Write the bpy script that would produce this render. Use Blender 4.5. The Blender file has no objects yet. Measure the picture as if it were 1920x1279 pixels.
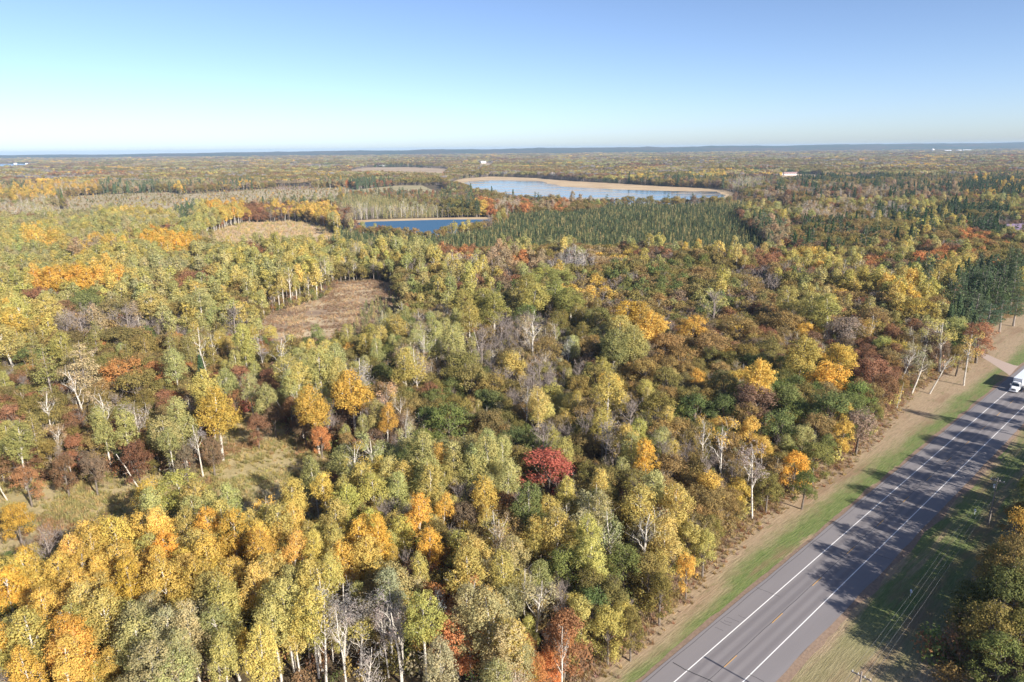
import bpy, math, numpy as np
from mathutils import Vector, Matrix

# ------------------------------------------------------------------ camera, sky, sun, exposure
SC = bpy.context.scene
COL = SC.collection
CAM_H, PITCH, ROLL = 80.0, math.radians(15.77), math.radians(-0.55)
FPX = 1280.0                                   # focal length in pixels of the 1920 px wide photograph (24 mm lens)
cam = bpy.data.cameras.new("camera"); cam.sensor_width = 36; cam.lens = 24; cam.clip_start = 1; cam.clip_end = 60000
camo = bpy.data.objects.new("camera", cam); COL.objects.link(camo)
camo.matrix_world = Matrix.Translation((0, 0, CAM_H)) @ Matrix.Rotation(math.pi / 2 - PITCH, 4, 'X') @ Matrix.Rotation(ROLL, 4, 'Z')
SC.camera = camo
SUN_EL, SUN_AZ = math.radians(26.5), math.atan2(0.70, -0.71)      # azimuth clockwise from +Y
w = bpy.data.worlds.new("World"); SC.world = w; w.use_nodes = True
sky = w.node_tree.nodes.new('ShaderNodeTexSky'); sky.sky_type = 'NISHITA'; sky.sun_disc = False
sky.sun_elevation = SUN_EL; sky.sun_rotation = SUN_AZ; sky.altitude = 0; sky.air_density = 0.6; sky.dust_density = 0.6; sky.ozone_density = 3.0
wb = w.node_tree.nodes.new('ShaderNodeMix'); wb.data_type = 'RGBA'; wb.blend_type = 'MULTIPLY'; wb.inputs[0].default_value = 1.0
wb.inputs[7].default_value = (1.08, 1.01, 1.0, 1)              # the camera's white balance for the blue
w.node_tree.links.new(sky.outputs[0], wb.inputs[6]); w.node_tree.links.new(wb.outputs[2], w.node_tree.nodes['Background'].inputs[0])
w.node_tree.nodes['Background'].inputs[1].default_value = 0.093
sl = bpy.data.lights.new("sun", 'SUN'); sl.energy = 5.0; sl.angle = math.radians(0.53); sl.color = (1.0, 0.935, 0.83)
so = bpy.data.objects.new("sun", sl); COL.objects.link(so)
sv = Vector((math.sin(SUN_AZ) * math.cos(SUN_EL), math.cos(SUN_AZ) * math.cos(SUN_EL), math.sin(SUN_EL)))
so.rotation_euler = sv.to_track_quat('Z', 'Y').to_euler(); so.location = (60, -60, 200)
SC.view_settings.view_transform = 'Standard'; SC.view_settings.look = 'None'; SC.view_settings.gamma = 1
SC.view_settings.use_curve_mapping = False; SC.view_settings.exposure = 1.0
SC.render.engine = 'CYCLES'
SC.cycles.max_bounces = 6; SC.cycles.diffuse_bounces = 3; SC.cycles.glossy_bounces = 2; SC.cycles.transmission_bounces = 3
SC.cycles.volume_bounces = 0; SC.cycles.use_denoising = True; SC.cycles.denoiser = "OPENIMAGEDENOISE"; SC.cycles.denoising_input_passes = "RGB_ALBEDO_NORMAL"; SC.cycles.denoising_prefilter = "ACCURATE"

# ------------------------------------------------------------------ geometry helpers
RM = np.array(camo.matrix_world.to_3x3())


def G(px, py, h=0.0):
    """photo pixel -> point of the world at height h"""
    d = RM @ np.array([(px - 960) / FPX, -(py - 639.5) / FPX, -1.0])
    t = (h - CAM_H) / d[2]
    return np.array([d[0] * t, d[1] * t])


def P(x, y, z):
    """world -> photo pixel (vectorised) and depth"""
    q = np.stack([np.asarray(x, float), np.asarray(y, float), np.asarray(z, float) - CAM_H + 0 * np.asarray(x, float)], -1) @ RM
    return 960 + FPX * q[..., 0] / -q[..., 2], 639.5 - FPX * q[..., 1] / -q[..., 2], -q[..., 2]


RA = np.array([24.7, 87.5]); RD = np.array([0.74194, 0.670466]); RN = np.array([RD[1], -RD[0]])   # highway: white edge line, along, to its right
RANG = math.atan2(RD[1], RD[0])


def SN(xy):
    g = np.asarray(xy) - RA
    return g @ RD, g @ RN


def from_sn(s, n): return RA + RD * s + RN * n


def link(o, parent=None):
    COL.objects.link(o)
    if parent is not None: o.parent = parent
    return o


def tag(o, label=None, cat=None, group=None, kind=None):
    if label: o['label'] = label
    if cat: o['category'] = cat
    if group: o['group'] = group
    if kind: o['kind'] = kind
    return o


def empty(name, loc=(0, 0, 0), rz=0):
    o = bpy.data.objects.new(name, None); o.location = loc; o.rotation_euler = (0, 0, rz); o.empty_display_size = 1
    return link(o)


class MB:
    """collects polygons with a material index and a per-face value"""
    def __init__(s): s.v = []; s.f = []; s.m = []; s.a = []; s.n = 0

    def add(s, verts, faces, m=0, a=None):
        verts = np.asarray(verts, float).reshape(-1, 3)
        s.v.append(verts); faces = [tuple(i + s.n for i in f) for f in faces]
        s.f += faces; s.m += [m] * len(faces); s.a += list(a) if a is not None else [0.5] * len(faces); s.n += len(verts)

    def quads(s, verts, m=0, a=None):
        k = len(verts) // 4
        idx = (np.arange(k * 4).reshape(k, 4) + s.n).tolist()
        s.v.append(np.asarray(verts, float)); s.f += idx; s.m += [m] * k
        s.a += list(a) if a is not None else [0.5] * k; s.n += k * 4

    def box(s, x0, x1, y0, y1, z0, z1, m=0, bev=0):
        if bev:
            b = bev; V = []; 
            for z, i in ((z0, b), (z0 + b, 0), (z1 - b, 0), (z1, b)):
                V += [(x0 + i, y0 + b, z), (x0 + b, y0 + i, z), (x1 - b, y0 + i, z), (x1 - i, y0 + b, z), (x1 - i, y1 - b, z), (x1 - b, y1 - i, z), (x0 + b, y1 - i, z), (x0 + i, y1 - b, z)]
            F = [tuple(range(7, -1, -1)), tuple(range(24, 32))]
            for l in range(3):
                for k in range(8): F.append((l * 8 + k, l * 8 + (k + 1) % 8, l * 8 + 8 + (k + 1) % 8, l * 8 + 8 + k))
            s.add(V, F, m); return
        V = [(x, y, z) for z in (z0, z1) for x, y in ((x0, y0), (x1, y0), (x1, y1), (x0, y1))]
        s.add(V, [(3, 2, 1, 0), (4, 5, 6, 7), (0, 1, 5, 4), (1, 2, 6, 5), (2, 3, 7, 6), (3, 0, 4, 7)], m)

    def tube(s, pts, rad, n=5, m=0, cap=True):
        pts = np.asarray(pts, float); rad = np.broadcast_to(np.asarray(rad, float), (len(pts),))
        d = np.gradient(pts, axis=0); d /= np.linalg.norm(d, axis=1)[:, None] + 1e-9
        ref = np.where(np.abs(d[:, 2:3]) > .9, np.array([[1., 0, 0]]), np.array([[0, 0, 1.]]))
        u = np.cross(d, ref); u /= np.linalg.norm(u, axis=1)[:, None] + 1e-9
        v = np.cross(d, u); th = np.arange(n) * 2 * math.pi / n
        V = pts[:, None] + rad[:, None, None] * (np.cos(th)[None, :, None] * u[:, None] + np.sin(th)[None, :, None] * v[:, None])
        F = [(i * n + k, i * n + (k + 1) % n, (i + 1) * n + (k + 1) % n, (i + 1) * n + k) for i in range(len(pts) - 1) for k in range(n)]
        if cap: F += [tuple(range(n))[::-1], tuple(range((len(pts) - 1) * n, len(pts) * n))]
        s.add(V.reshape(-1, 3), F, m)

    def mesh(s, name, mats, smooth=False):
        me = bpy.data.meshes.new(name)
        V = np.concatenate(s.v) if s.v else np.zeros((0, 3))
        me.from_pydata(V.tolist(), [], s.f)
        for mt in mats: me.materials.append(mt)
        if len(mats) > 1: me.polygons.foreach_set('material_index', np.array(s.m, dtype=np.int32))
        at = me.attributes.new('var', 'FLOAT', 'FACE'); at.data.foreach_set('value', np.array(s.a, dtype=np.float32))
        if smooth: me.polygons.foreach_set('use_smooth', np.ones(len(s.f), bool))
        me.update()
        return me

    def obj(s, name, mats, parent=None, smooth=False):
        if not isinstance(mats, (list, tuple)): mats = [mats]
        return link(bpy.data.objects.new(name, s.mesh(name, mats, smooth)), parent)


# ------------------------------------------------------------------ materials
def new_mat(name):
    m = bpy.data.materials.new(name); m.use_nodes = True
    nt = m.node_tree; nt.nodes.clear()
    out = nt.nodes.new('ShaderNodeOutputMaterial')
    return m, nt, out


class NB:
    """terse node building"""
    def __init__(s, nt): s.nt = nt

    def n(s, t, **kw):
        nd = s.nt.nodes.new(t)
        for k, v in kw.items(): setattr(nd, k, v)
        return nd

    def l(s, a, b): s.nt.links.new(a, b)

    def val(s, sock, v):
        if isinstance(v, (int, float)): sock.default_value = v
        elif isinstance(v, tuple): sock.default_value = v if len(v) == len(sock.default_value) else tuple(v) + (1,)
        else: s.l(v, sock)

    def math(s, op, a, b=0.0, c=None, clamp=False):
        nd = s.n('ShaderNodeMath', operation=op); nd.use_clamp = clamp
        s.val(nd.inputs[0], a); s.val(nd.inputs[1], b)
        if c is not None: s.val(nd.inputs[2], c)
        return nd.outputs[0]

    def mix(s, f, a, b, blend='MIX'):
        nd = s.n('ShaderNodeMix', data_type='RGBA', blend_type=blend); nd.clamp_factor = True
        s.val(nd.inputs[0], f); s.val(nd.inputs[6], a); s.val(nd.inputs[7], b)
        return nd.outputs[2]

    def coords(s, scale=(1, 1, 1)):
        tc = s.n('ShaderNodeTexCoord'); mp = s.n('ShaderNodeMapping'); mp.inputs['Scale'].default_value = scale
        s.l(tc.outputs['Object'], mp.inputs['Vector']); return mp.outputs[0]

    def noise(s, scale, detail=4, rough=.6, vec=None, dist=0):
        nd = s.n('ShaderNodeTexNoise'); nd.inputs['Scale'].default_value = scale; nd.inputs['Detail'].default_value = detail
        nd.inputs['Roughness'].default_value = rough; nd.inputs['Distortion'].default_value = dist
        s.l(vec if vec is not None else s.coords(), nd.inputs['Vector']); return nd.outputs[0]

    def ramp(s, f, *stops):
        nd = s.n('ShaderNodeValToRGB'); s.val(nd.inputs[0], f); el = nd.color_ramp.elements
        while len(el) < len(stops): el.new(0.5)
        for e, (p, c) in zip(el, stops):
            e.position = p; e.color = (c if isinstance(c, tuple) else (c, c, c)) + (1,)
        return nd.outputs[0]

    def smooth(s, x, lo, hi):
        nd = s.n('ShaderNodeMapRange', interpolation_type='SMOOTHSTEP'); s.val(nd.inputs[0], x)
        nd.inputs[1].default_value = lo; nd.inputs[2].default_value = hi
        return nd.outputs[0]

    def sep(s, vec):
        nd = s.n('ShaderNodeSeparateXYZ'); s.l(vec, nd.inputs[0]); return nd.outputs

    def bsdf(s, col, rough=.8, bump=None, dist=.05, strength=1.0, spec=.3, metal=0):
        b = s.n('ShaderNodeBsdfPrincipled'); s.val(b.inputs['Base Color'], col); s.val(b.inputs['Roughness'], rough)
        b.inputs['Specular IOR Level'].default_value = spec; b.inputs['Metallic'].default_value = metal
        if bump is not None:
            bp = s.n('ShaderNodeBump'); bp.inputs['Distance'].default_value = dist; bp.inputs['Strength'].default_value = strength
            s.l(bump, bp.inputs['Height']); s.l(bp.outputs[0], b.inputs['Normal'])
        return b.outputs[0]


def leaf_mat(name, transl=.42):
    """autumn foliage: the tree's own colour (attribute tint), varied from clump to clump (attribute var)"""
    m, nt, out = new_mat(name); B = NB(nt)
    t = B.n('ShaderNodeAttribute', attribute_type='INSTANCER', attribute_name='tint')
    v = B.n('ShaderNodeAttribute', attribute_type='GEOMETRY', attribute_name='var')
    f = B.math('MULTIPLY_ADD', v.outputs['Fac'], .5, .78)
    c = B.n('ShaderNodeVectorMath', operation='SCALE'); B.l(t.outputs['Vector'], c.inputs[0]); B.l(f, c.inputs['Scale'])
    warm = B.mix(1.0, c.outputs[0], (1.08, .98, .86), 'MULTIPLY'); cool = B.mix(1.0, c.outputs[0], (.93, 1.02, 1.03), 'MULTIPLY')
    col = B.mix(v.outputs['Fac'], cool, warm)
    d = B.n('ShaderNodeBsdfDiffuse'); B.l(col, d.inputs[0])
    tr = B.n('ShaderNodeBsdfTranslucent'); B.l(col, tr.inputs[0])
    mx = B.n('ShaderNodeMixShader'); mx.inputs[0].default_value = transl
    B.l(d.outputs[0], mx.inputs[1]); B.l(tr.outputs[0], mx.inputs[2]); B.l(mx.outputs[0], out.inputs[0])
    return m


def flat_mat(name, col, rough=.7, nscale=3, amp=.35, spec=.3, stretch=(1, 1, 1), bump=.02, metal=0):
    m, nt, out = new_mat(name); B = NB(nt)
    n = B.noise(nscale, 4, .6, B.coords(stretch))
    c = B.mix(n, tuple(x * (1 - amp) for x in col), tuple(min(1, x * (1 + amp)) for x in col))
    B.l(B.bsdf(c, rough, n if bump else None, bump, spec=spec, metal=metal), out.inputs[0]); return m


def bark_mat(name, col, dark, amt):
    m, nt, out = new_mat(name); B = NB(nt)
    n = B.noise(1.0, 5, .65, B.coords((6, 6, 3.5)))
    c = B.ramp(n, (amt, dark), (amt + .12, col))
    B.l(B.bsdf(c, .8, n, .02), out.inputs[0]); return m


M_LEAF = leaf_mat('autumn_leaves'); M_NEEDLE = leaf_mat('needles', .12)
M_WHITE = bark_mat('white_bark', (.58, .53, .46), (.10, .085, .07), .38)
M_GREY = bark_mat('grey_bark', (.20, .165, .135), (.10, .08, .065), .42)
M_TWIG = bark_mat('twig_bark', (.27, .225, .20), (.15, .12, .105), .40)
M_PINE = bark_mat('pine_bark', (.34, .29, .25), (.16, .13, .11), .40)


def ground_material():
    m, nt, out = new_mat('forest_floor'); B = NB(nt)
    a = B.noise(.02, 5, .6); b = B.noise(1.1, 6, .7)
    c = B.mix(B.smooth(a, .35, .65), (.085, .060, .036), (.105, .085, .042))
    c = B.mix(B.smooth(b, .45, .75), c, (.16, .105, .06))
    B.l(B.bsdf(c, .95, b, .3), out.inputs[0]); return m


def meadow_material(name, cols, s1, s2, bump=.3):
    m, nt, out = new_mat(name); B = NB(nt)
    a = B.noise(s1, 6, .62, B.coords((1, 1.5, 1)), .8); b = B.noise(s2, 6, .75)
    f = B.math('ADD', B.math('MULTIPLY', a, .75), B.math('MULTIPLY', b, .25))
    k = len(cols); c = B.ramp(f, *[(.36 + .28 * i / (k - 1), cc) for i, cc in enumerate(cols)])
    B.l(B.bsdf(c, .95, b, bump), out.inputs[0]); return m


def verge_material(name, green_lo, green_hi, side):
    """mown roadside grass: green strip by the road, dry tan further out; object X runs along the road, Y across"""
    m, nt, out = new_mat(name); B = NB(nt)
    sx, sy, _ = B.sep(B.coords())
    wob = B.noise(.045, 4, .6, B.coords((1, 2.2, 1))); fine = B.noise(1.0, 5, .7, B.coords((.35, 3.0, 1))); grit = B.noise(3.5, 4, .7); med = B.noise(.5, 4, .65, B.coords((.35, 1.2, 1)))
    y = B.math('ADD', sy, B.math('MULTIPLY', B.math('SUBTRACT', wob, .5), 9.0))
    y = B.math('ADD', y, B.math('MULTIPLY', B.math('SUBTRACT', med, .5), 4.0))
    if side > 0: y = B.math('ADD', y, B.math('MULTIPLY', B.math('SUBTRACT', 1.0, B.smooth(sx, 4, 46)), 4.0))
    g = B.math('MULTIPLY', B.smooth(y, green_lo[0], green_lo[1]), B.math('SUBTRACT', 1.0, B.smooth(y, green_hi[0], green_hi[1])))
    tan = B.ramp(B.math('ADD', B.math('MULTIPLY', fine, .6), B.math('MULTIPLY', grit, .4)), (.32, (.21, .15, .09)), (.5, (.33, .24, .15)), (.68, (.46, .35, .23)))
    grn = B.ramp(B.math('ADD', B.math('MULTIPLY', fine, .65), B.math('MULTIPLY', grit, .35)), (.33, (.075, .105, .030)), (.5, (.135, .175, .05)), (.68, (.24, .25, .10)))
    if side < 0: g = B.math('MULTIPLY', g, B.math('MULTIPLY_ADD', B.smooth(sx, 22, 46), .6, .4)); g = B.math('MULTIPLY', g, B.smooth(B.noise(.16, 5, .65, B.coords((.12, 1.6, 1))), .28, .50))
    c = B.mix(g, tan, grn)
    lit = B.noise(.10, 5, .65, B.coords((.25, 1.3, 1)))
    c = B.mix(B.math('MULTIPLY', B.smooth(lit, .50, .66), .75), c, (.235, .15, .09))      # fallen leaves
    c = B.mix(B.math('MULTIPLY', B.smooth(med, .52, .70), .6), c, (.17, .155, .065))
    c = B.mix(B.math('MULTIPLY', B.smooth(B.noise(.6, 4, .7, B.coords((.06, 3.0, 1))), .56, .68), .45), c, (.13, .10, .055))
    B.l(B.bsdf(c, .95, fine, .12), out.inputs[0]); return m


def asphalt_material():
    m, nt, out = new_mat('asphalt'); B = NB(nt)
    sx, sy, _ = B.sep(B.coords())           # object Y: 0 at the left white line, minus to the right lane
    big = B.noise(.15, 4, .6, B.coords((.12, 1.2, 1))); grit = B.noise(9, 3, .7); streak = B.noise(.8, 3, .6, B.coords((.02, 2.5, 1)))
    tr = None
    for c0 in (-1.0, -2.75, -4.5, -6.25):
        d = B.math('ABSOLUTE', B.math('SUBTRACT', sy, c0)); t = B.math('SUBTRACT', 1.0, B.smooth(d, .15, .75))
        tr = t if tr is None else B.math('ADD', tr, t)
    c = B.ramp(big, (.3, (.190, .176, .178)), (.7, (.240, .223, .224)))
    c = B.mix(B.math('MULTIPLY', tr, .55), c, (.118, .107, .113))
    c = B.mix(B.math('MULTIPLY', streak, .35), c, (.15, .135, .14)); c = B.mix(B.math('MULTIPLY', grit, .25), c, (.34, .30, .30))
    B.l(B.bsdf(c, .85, grit, .01), out.inputs[0]); return m


def water_material(name, deep, bump, rough, weeds=None):
    m, nt, out = new_mat(name); B = NB(nt)
    n = B.noise(.9, 3, .6, B.coords((1, .35, 1)))
    sh = B.bsdf(deep, rough, n, bump, spec=.5)
    if weeds:
        wn = B.noise(.016, 7, .7, B.coords((.35, 1.0, 1)), 1.4)
        f = B.smooth(wn, .46, .60)
        b2 = B.bsdf(B.mix(B.noise(.05, 4), (.38, .29, .20), (.52, .41, .29)), .8, spec=.3)
        mx = B.n('ShaderNodeMixShader'); B.l(B.math('MULTIPLY', f, weeds), mx.inputs[0]); B.l(sh, mx.inputs[1]); B.l(b2, mx.inputs[2]); sh = mx.outputs[0]
    B.l(sh, out.inputs[0]); return m


def hill_material():
    m, nt, out = new_mat('wooded_hillside'); B = NB(nt)
    a = B.noise(.0012, 5, .6); b = B.noise(.012, 5, .75)
    c = B.mix(B.smooth(a, .4, .62), (.045, .06, .028), (.10, .07, .035)); c = B.mix(B.smooth(b, .45, .7), c, (.03, .04, .02))
    B.l(B.bsdf(c, .95, b, 14.0), out.inputs[0]); return m


# ------------------------------------------------------------------ the ground and what lies on it
def sheet(name, pts, z, mat, label, cat=None, kind='structure', sub=0, jit=0, seed=0):
    """a flat sheet from a list of world points; sub > 0 roughens its outline"""
    pts = [np.asarray(p, float) for p in pts]; r = np.random.default_rng(seed)
    for _ in range(sub):
        q = []
        for a, b in zip(pts, pts[1:] + pts[:1]):
            L = np.linalg.norm(b - a); q += [a, (a + b) / 2 + r.normal(0, jit * L, 2)]
        pts = q
    from mathutils.geometry import tessellate_polygon
    V = [(p[0], p[1], z) for p in pts]
    F = []
    for t in tessellate_polygon([[Vector(v) for v in V]]):
        a, b, c = (np.array(V[i]) for i in t)
        F.append(tuple(t) if np.cross(b - a, c - a)[2] > 0 else tuple(t)[::-1])
    m = MB(); m.add(V, F); o = m.obj(name, mat); tag(o, label, cat, None, kind)
    return o, np.array(pts)


gm = MB(); gm.add([(-16000, -150, 0), (16000, -150, 0), (16000, 15500, 0), (-16000, 15500, 0)], [(0, 1, 2, 3)])
tag(gm.obj('ground', ground_material()), 'leaf-littered forest floor stretching to the horizon', None, None, 'structure')

# distant wooded ridge
hm = MB(); r0 = np.random.default_rng(5)
hx = np.linspace(-11000, 11000, 240); ry = np.array([8300, 8900, 9500, 10200, 11200, 12400, 13600]); prof = np.array([0, .45, .8, 1.0, .95, .6, 0])
def ridge_h(x): return np.interp(x, [-11000, -7600, -6200, -4200, -2400, 0, 1000, 1850, 3400, 4200, 5200, 6200, 7800, 11000], [50, 52, 47, 58, 67, 78, 84, 80, 86, 83, 93, 89, 95, 93])
hz = ridge_h(hx)[None] * prof[:, None] + (r0.normal(0, 3, (7, 240)) * (prof[:, None] > .1)) + 3 * np.sin(hx / 230)[None] * prof[:, None] - 3
HV = np.stack([np.broadcast_to(hx, (7, 240)), np.broadcast_to(ry[:, None], (7, 240)), hz], -1).reshape(-1, 3)
hm.add(HV, [(j * 240 + i, j * 240 + i + 1, (j + 1) * 240 + i + 1, (j + 1) * 240 + i) for j in range(6) for i in range(239)])
tag(hm.obj('hills', hill_material(), smooth=True), 'low blue wooded ridge along the horizon', None, None, 'structure')

M_TAN = meadow_material('dry_sedge', [(.36, .25, .14), (.47, .34, .20), (.56, .43, .26)], .02, .25)
M_FIELD = meadow_material('stubble', [(.30, .21, .13), (.38, .28, .18), (.45, .34, .23)], .01, .1)
M_MEADOW = meadow_material('meadow_grass', [(.26, .195, .09), (.36, .29, .14), (.45, .36, .19), (.40, .28, .17)], .09, .9)
M_MARSH = meadow_material('marsh_grass', [(.20, .14, .10), (.31, .22, .145), (.43, .325, .20), (.55, .44, .28)], .05, .6)

PX = lambda L: [G(*p) for p in L]
_, POLY_MEADOW = sheet('meadow', PX([(-60, 915), (60, 904), (200, 898), (330, 888), (378, 872), (388, 842), (410, 798), (445, 774), (500, 776), (545, 800), (575, 832), (640, 858), (668, 900), (655, 980), (620, 1040), (560, 1058), (430, 1050), (390, 1022), (290, 1030), (230, 1088), (150, 1096), (-60, 1100)]), .012, M_MEADOW,
                       'olive and tan wild meadow behind the front aspens', sub=2, jit=.07, seed=1)
_, POLY_MARSH = sheet('marsh', PX([(478, 618), (500, 588), (560, 572), (615, 553), (632, 530), (700, 526), (742, 532), (752, 560), (752, 590), (735, 630), (680, 668), (600, 680), (530, 672), (490, 650)]), .012, M_MARSH,
                      'brown open marsh clearing among the trees', sub=2, jit=.06, seed=2)
_, POLY_PONDM = sheet('pond_margin', PX([(628, 424), (640, 415), (700, 411.5), (780, 409.5), (860, 408), (945, 408.5), (950, 416), (915, 432), (820, 452), (700, 446), (640, 434)]), .02, M_TAN, 'dry tan sedge fringe around the small pond', sub=1, jit=.03, seed=3)
_, POLY_POND = sheet('pond', PX([(640, 424), (650, 419.5), (700, 415.5), (770, 413.6), (850, 411.6), (930, 411.5), (938, 415), (900, 428), (815, 446), (700, 441), (645, 431)]), .05, water_material('pond_water', (.025, .10, .20), .25, .9), 'small dark blue pond beside the spruce bog', sub=1, jit=.02, seed=4)
_, POLY_LAKEM = sheet('lake_margin', PX([(842, 345), (868, 335), (920, 331), (1010, 334), (1100, 341), (1200, 347), (1300, 352), (1350, 355), (1378, 362), (1398, 378), (1330, 386), (1200, 389), (1080, 389), (980, 384), (930, 373), (870, 356)]), .02, M_TAN, 'orange-tan sedge shore around the large shallow lake', sub=2, jit=.03, seed=5)
_, POLY_LAKE = sheet('lake', PX([(862, 343.5), (880, 340), (930, 338), (1000, 339), (1025, 342.5), (1055, 350), (1110, 353), (1200, 357), (1290, 359), (1345, 359), (1362, 366), (1372, 376), (1330, 381), (1240, 383), (1150, 385), (1080, 384), (1000, 379), (940, 367), (900, 358)]), .06, water_material('lake_water', (.05, .11, .16), .05, .10, .8), 'large pale blue shallow lake with weed patches', sub=2, jit=.07, seed=6)
_, POLY_SEDGE = sheet('sedge_field', PX([(395, 440), (430, 424), (470, 417), (540, 415), (590, 420), (622, 430), (630, 452), (600, 474), (500, 478), (420, 466), (400, 450)]), .02, M_TAN, 'pale tan sedge field left of the small pond', sub=2, jit=.05, seed=7)
_, POLY_OLD = sheet('old_field', PX([(112, 378), (150, 367), (220, 364), (330, 360), (350, 368), (300, 382), (230, 390), (130, 392)]), .02, meadow_material('old_field_grass', [(.28, .23, .13), (.37, .30, .17), (.43, .34, .21)], .02, .2), 'straw-coloured old field at far left', sub=3, jit=.09, seed=8)
_, POLY_FARM = sheet('farm_field', PX([(652, 321), (690, 314), (760, 313.5), (835, 316), (845, 324), (830, 333), (700, 334), (650, 330)]), .02, M_FIELD, 'pale stubble field in front of the far farm', sub=1, jit=.03, seed=9)
_, POLY_HEATH = sheet('heath', PX([(498, 351), (505, 341), (550, 339), (600, 341), (598, 350), (570, 355), (525, 355)]), .02, meadow_material('heath_brush', [(.22, .15, .12), (.30, .22, .165), (.36, .27, .2)], .02, .2), 'pinkish brown brushy field by the far white cabins', sub=1, jit=.04, seed=10)
_, POLY_STRIP = sheet('sedge_strip', PX([(1440, 372), (1560, 371), (1700, 374), (1770, 378), (1765, 381), (1640, 379), (1480, 377)]), .02, M_TAN, 'thin tan sedge strip right of the large lake', sub=1, jit=.02, seed=11)
_, POLY_BIG = sheet('far_lake', PX([(-900, 311), (-200, 309), (0, 307.5), (50, 307), (85, 306.3), (60, 312), (30, 316.5), (0, 319), (-200, 325), (-900, 336)]), .5, water_material('far_lake_water', (.01, .06, .22), .3, .1), 'distant deep blue lake at the far left horizon', sub=0)
_, POLY_YARD = sheet('yard', PX([(1862, 446), (1895, 436), (1990, 432), (1990, 446), (1900, 452)]), .02, M_FIELD, 'dry grass yard in front of the purple-roofed house', sub=1, jit=.03, seed=12)
_, POLY_YARDB = sheet('house_yard', PX([(1450, 329), (1470, 326.5), (1530, 326.5), (1545, 331), (1530, 343), (1460, 343)]), .02, M_FIELD, 'dry grass yard around the long white house', sub=1, jit=.03, seed=13)
_, POLY_YARDC = sheet('barn_yard', PX([(884, 306), (930, 305), (935, 309), (925, 317), (890, 317)]), .02, M_FIELD, 'pale field in front of the bright white farm building', sub=1, jit=.03, seed=14)
_, POLY_FAR2 = sheet('mown_field', PX([(1570, 334), (1610, 331), (1660, 332), (1665, 337), (1640, 344), (1575, 343)]), .02, M_FIELD, 'pale open field among the dark woods at right', sub=1, jit=.03, seed=15)
sheet('wetland', PX([(60, 400), (180, 404), (330, 404), (430, 394), (530, 382), (650, 374), (650, 352), (500, 354), (350, 364), (230, 386), (110, 394)]), .01, meadow_material('wetland_grass', [(.26, .21, .12), (.36, .29, .17), (.44, .36, .22), (.36, .28, .2)], .03, .3), 'pale straw wetland with low scrub beyond the left woods', sub=3, jit=.08, seed=16)
sheet('tamarack_marsh', PX([(620, 405), (960, 405), (830, 396), (850, 372), (820, 340), (640, 360)]), .008, meadow_material('marsh_moss', [(.24, .21, .11), (.33, .28, .15), (.42, .35, .21)], .03, .3), 'olive-straw marsh between the small pond and the large lake', sub=2, jit=.05, seed=17)
CLEAR = [POLY_YARDB, POLY_YARDC, POLY_FAR2, POLY_MEADOW, POLY_MARSH, POLY_PONDM, POLY_LAKEM, POLY_SEDGE, POLY_FARM, POLY_STRIP, POLY_BIG, POLY_YARD]


# ------------------------------------------------------------------ highway, verges, driveway
def road_obj(name, m, mat, z=0.0, parent=None, smooth=False):
    o = m.obj(name, mat, parent, smooth)
    if parent is None: o.location = (RA[0], RA[1], z); o.rotation_euler = (0, 0, RANG)
    return o


EDGE_S = [-120, 0, 8, 41, 54, 93, 130, 167, 205, 237, 262, 300, 340, 500, 1000]
EDGE_N = [-9, -12, -12.5, -17, -18.4, -16.5, -20, -25, -24, -21.5, -31, -32, -28, -18, -18]
def edge_n(s): return np.interp(s, EDGE_S, EDGE_N)


rs = np.random.default_rng(11)
ss = np.arange(-130, 1000, 2.5)
def band(n0, n1, z0=0, z1=0):
    m = MB(); k = len(ss); n0 = np.broadcast_to(n0, k); n1 = np.broadcast_to(n1, k)
    V = np.concatenate([np.stack([ss, -n1, np.full(k, z1)], 1), np.stack([ss, -n0, np.full(k, z0)], 1)])
    m.add(V, [(i, i + 1, k + i + 1, k + i) for i in range(k - 1)]); return m


wob = lambda a: np.convolve(rs.normal(0, a, len(ss)), np.ones(3) / 1.7, 'same')
tag(road_obj('grass_verge', band(edge_n(ss) - 7, np.full(len(ss), -3.2)), verge_material('verge_grass', (3.4, 4.6), (7.0, 12.0), 1), .016), 'mown verge left of the highway, green by the asphalt and tan by the trees', None, None, 'structure')
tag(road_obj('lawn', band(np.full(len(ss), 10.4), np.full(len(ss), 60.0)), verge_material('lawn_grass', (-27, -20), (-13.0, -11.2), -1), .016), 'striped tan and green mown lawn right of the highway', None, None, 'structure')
M_GRAVEL = flat_mat('gravel', (.40, .31, .26), .95, 5, .3)
M_SHOULD = flat_mat('crumbled_shoulder', (.25, .175, .125), .95, 1.6, .45, bump=.05)
M_ASPH = asphalt_material()
tag(road_obj('road_shoulder', band(-4.5 + wob(.22), np.full(len(ss), -3.4), .0, .06), M_SHOULD, .022), 'crumbling brown gravel edge along the left of the highway', None, None, 'structure')
tag(road_obj('road_shoulder', band(np.full(len(ss), 10.5), 11.8 + wob(.3), .06, .0), M_SHOULD, .022), 'crumbling brown gravel edge along the right of the highway', None, None, 'structure')
rd = road_obj('road', band(-3.55 + wob(.05), 10.65 + wob(.08), 0, 0), M_ASPH, .11)
tag(rd, 'two-lane grey asphalt highway with wide paved shoulders', None, None, 'structure')
M_TAR = flat_mat('tar', (.03, .028, .03), .6, 4, .3, bump=0); M_PWHITE = flat_mat('road_paint_white', (.80, .78, .76), .6, 8, .12, bump=0); M_PYEL = flat_mat('road_paint_yellow', (.60, .34, .11), .6, 8, .2, bump=0)
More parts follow.
